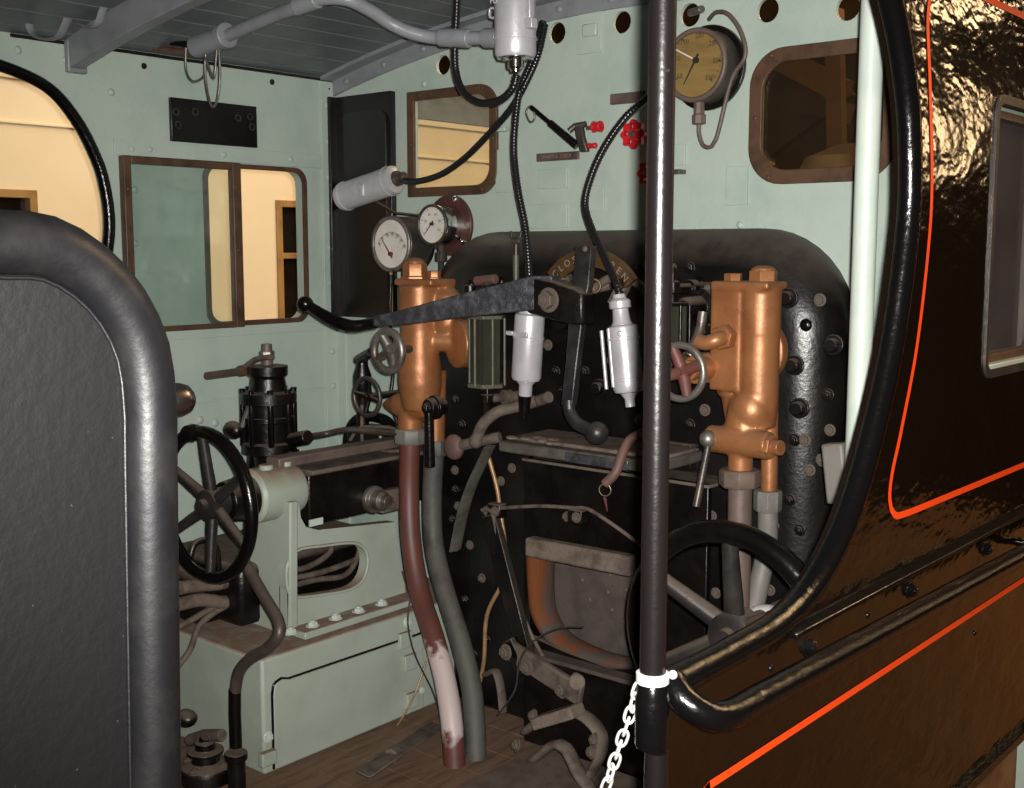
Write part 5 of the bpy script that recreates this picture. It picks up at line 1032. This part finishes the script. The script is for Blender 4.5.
# second small wheel and black injector body behind
iv = thing('injector_valve', 'black injector body with small handwheel behind the left copper valve', 'valve', at(372, 470, y=-.25))
c = at(367, 397, y=-.34)
handwheel('handwheel', '', c, .058, .0075, 4, M['iron'], iv, .014, .014, .008, R(80), .007, M['dblack'])
MB().cyl(c, (c.x, -.12, c.z), .011).build('spindle', M['dblack'], iv)
MB().lathe(at(362, 357, y=-.24), (0, 0, -1), [(0, .018), (.03, .02), (.06, .03), (.09, .03), (.12, .02), (.22, .02)], 18).build('bonnet', M['dblack'], iv, 0.002)
MB().cyl(at(358, 360, y=-.24), at(372, 352, y=-.3), .016).build('elbow', M['dblack'], iv, 0.002)
MB().tube(spline(ats([(347, 478), (348, 440), (352, 425), (362, 417), (380, 418), (392, 430), (394, 478)], -.2), .012), .017, 14).build('bend', M['black'], iv, 0, 60)
MB().box(at(376, 452, y=-.18), (.17, .12, .17)).build('body', M['dblack'], iv, 0.02)
for q in ([(350, 440), (360, 428), (385, 427), (398, 430)], [(362, 455), (375, 452), (398, 451)], [(362, 405), (362, 440), (364, 475)]): MB().tube(spline(ats(q, -.27), .01), .006, 8).build('pipe', M['dustrod'], iv, 0, 60)
MB().torus(at(368, 466, y=-.26), (0, -1, 0), .02, .005, 22, 8).build('ring', M['steel'], iv, 0, 60); MB().ball(at(358, 466, y=-.25), .02, 14).build('drain_cap', M['redd'], iv, 0, 60)
pipe('thin_pipe', M['dblack'], 'thin black pipe from the vacuum gauge down beside the left copper valve', [(391, 275, -.10), (390, 320, -.12), (393, 370, -.16), (391, 400, -.18), (398, 425, -.2)], .006)
fp0 = at(490, 775, z=FLZ)
solo(MB().box(((fp0.x + 1.0) / 2, -.70, FLZ + .006), (1.0 - fp0.x, .84, .012)), 'floor_dark_sheet', M['dblack'], 'black sheet added to darken the floorboards in front of the fire hole', 'plate', bev=.003)  # flat black sheet added only to make this stretch of floor dark
# floor odds: low rail and pipe end between box and backhead
rb_ = solo(MB().loft([[at(q[0], q[1], z=FLZ + h_) + V((dx, 0, 0)) for dx, h_ in ((-.03, 0.0), (.03, 0.0), (.03, .05), (-.03, .05))] for q in ((362, 775), (438, 724))]), 'floor_rail', M['dustrod'], 'dusty low iron rail on the floorboards beside the mint box', 'rail', bev=.006)
solo(MB().cyl(at(390, 757, z=FLZ + .04), at(396, 752, z=FLZ + .04), .022), 'bolt_head', M['dustrod'], 'dusty round bolt head on the low iron rail', 'bolt', bev=.004)

# ================================================================== LIGHT, CAMERA
def area(name, loc, tgt, size, sy, power, col):
    l = bpy.data.lights.new(name, 'AREA'); l.shape = 'RECTANGLE'; l.size = size; l.size_y = sy; l.energy = power; l.color = col
    o = bpy.data.objects.new(name, l); COL.objects.link(o); o.location = loc; o.rotation_euler = (V(tgt) - V(loc)).to_track_quat('-Z', 'Y').to_euler(); return o
fl = bpy.data.lights.new('camera_flash', 'SPOT'); fl.energy = 505; fl.shadow_soft_size = 0.014; fl.spot_size = R(86); fl.spot_blend = 1.0; fl.color = (1.0, 0.965, 0.92)
fo = bpy.data.objects.new('camera_flash', fl); COL.objects.link(fo); fo.location = CAM + RT * 0.027 + UP * 0.03
fo.rotation_euler = (at(560, 330, y=-.2) - fo.location).to_track_quat('-Z', 'Y').to_euler()
WARM = (1.0, 0.66, 0.34)
area('hall_lamp_coach', (-2.0, 0.6, 3.3), (-2.9, 0.9, 1.2), 0.5, 6.5, 104, (1, .9, .72))
area('hall_lamp_far', (4.95, 8.5, 2.3), (1.2, -0.6, 1.4), 0.7, 0.5, 13, WARM)
area('hall_lamp_high', (4.4, 8.5, 3.5), (1.2, -0.5, 1.5), 0.7, 0.25, 8, WARM)
area('hall_lamp_platform', (3.2, 2.2, 3.6), (2.2, 1.4, -0.4), 0.6, 2.0, 115, WARM)
area('hall_lamp_ahead', (0.8, 4.2, 4.2), (-0.6, 5.6, 1.4), 0.6, 0.6, 260, WARM)
w_ = bpy.data.worlds.new('hall'); S.world = w_; w_.use_nodes = True
bg = w_.node_tree.nodes['Background']; bg.inputs[0].default_value = (0.9, 0.5, 0.25, 1); bg.inputs[1].default_value = 0.04
cam = bpy.data.cameras.new('camera'); cam.sensor_width = 36; cam.lens = FPX * 36 / 1024; cam.clip_start = 0.05
co = bpy.data.objects.new('camera', cam); COL.objects.link(co); co.location = CAM
co.rotation_euler = (PI / 2 - PIT, 0, YAW); S.camera = co
GROUPS = {'inspection_lamp': 'silver lamp cylinders', 'flexible_conduit': 'black flexible conduits', 'steam_valve': 'copper-coloured steam valves', 'gauge_glass': 'water gauge glasses', 'valve_wheel': 'red valve wheels', 'pipe_strap': 'bent straps under the roof', 'bent_pipe': 'dusty bent pipes', 'drain_pipe': 'pipes under the copper valves', 'handwheel': 'large black handwheels'}
for o in list(COL.objects):
    if o.parent is None and o.name.split('.')[0] in GROUPS: o['group'] = GROUPS[o.name.split('.')[0]]
S.view_settings.view_transform = 'Standard'; S.view_settings.look = 'None'; S.view_settings.gamma = 1; S.view_settings.exposure = 0; S.view_settings.use_curve_mapping = False
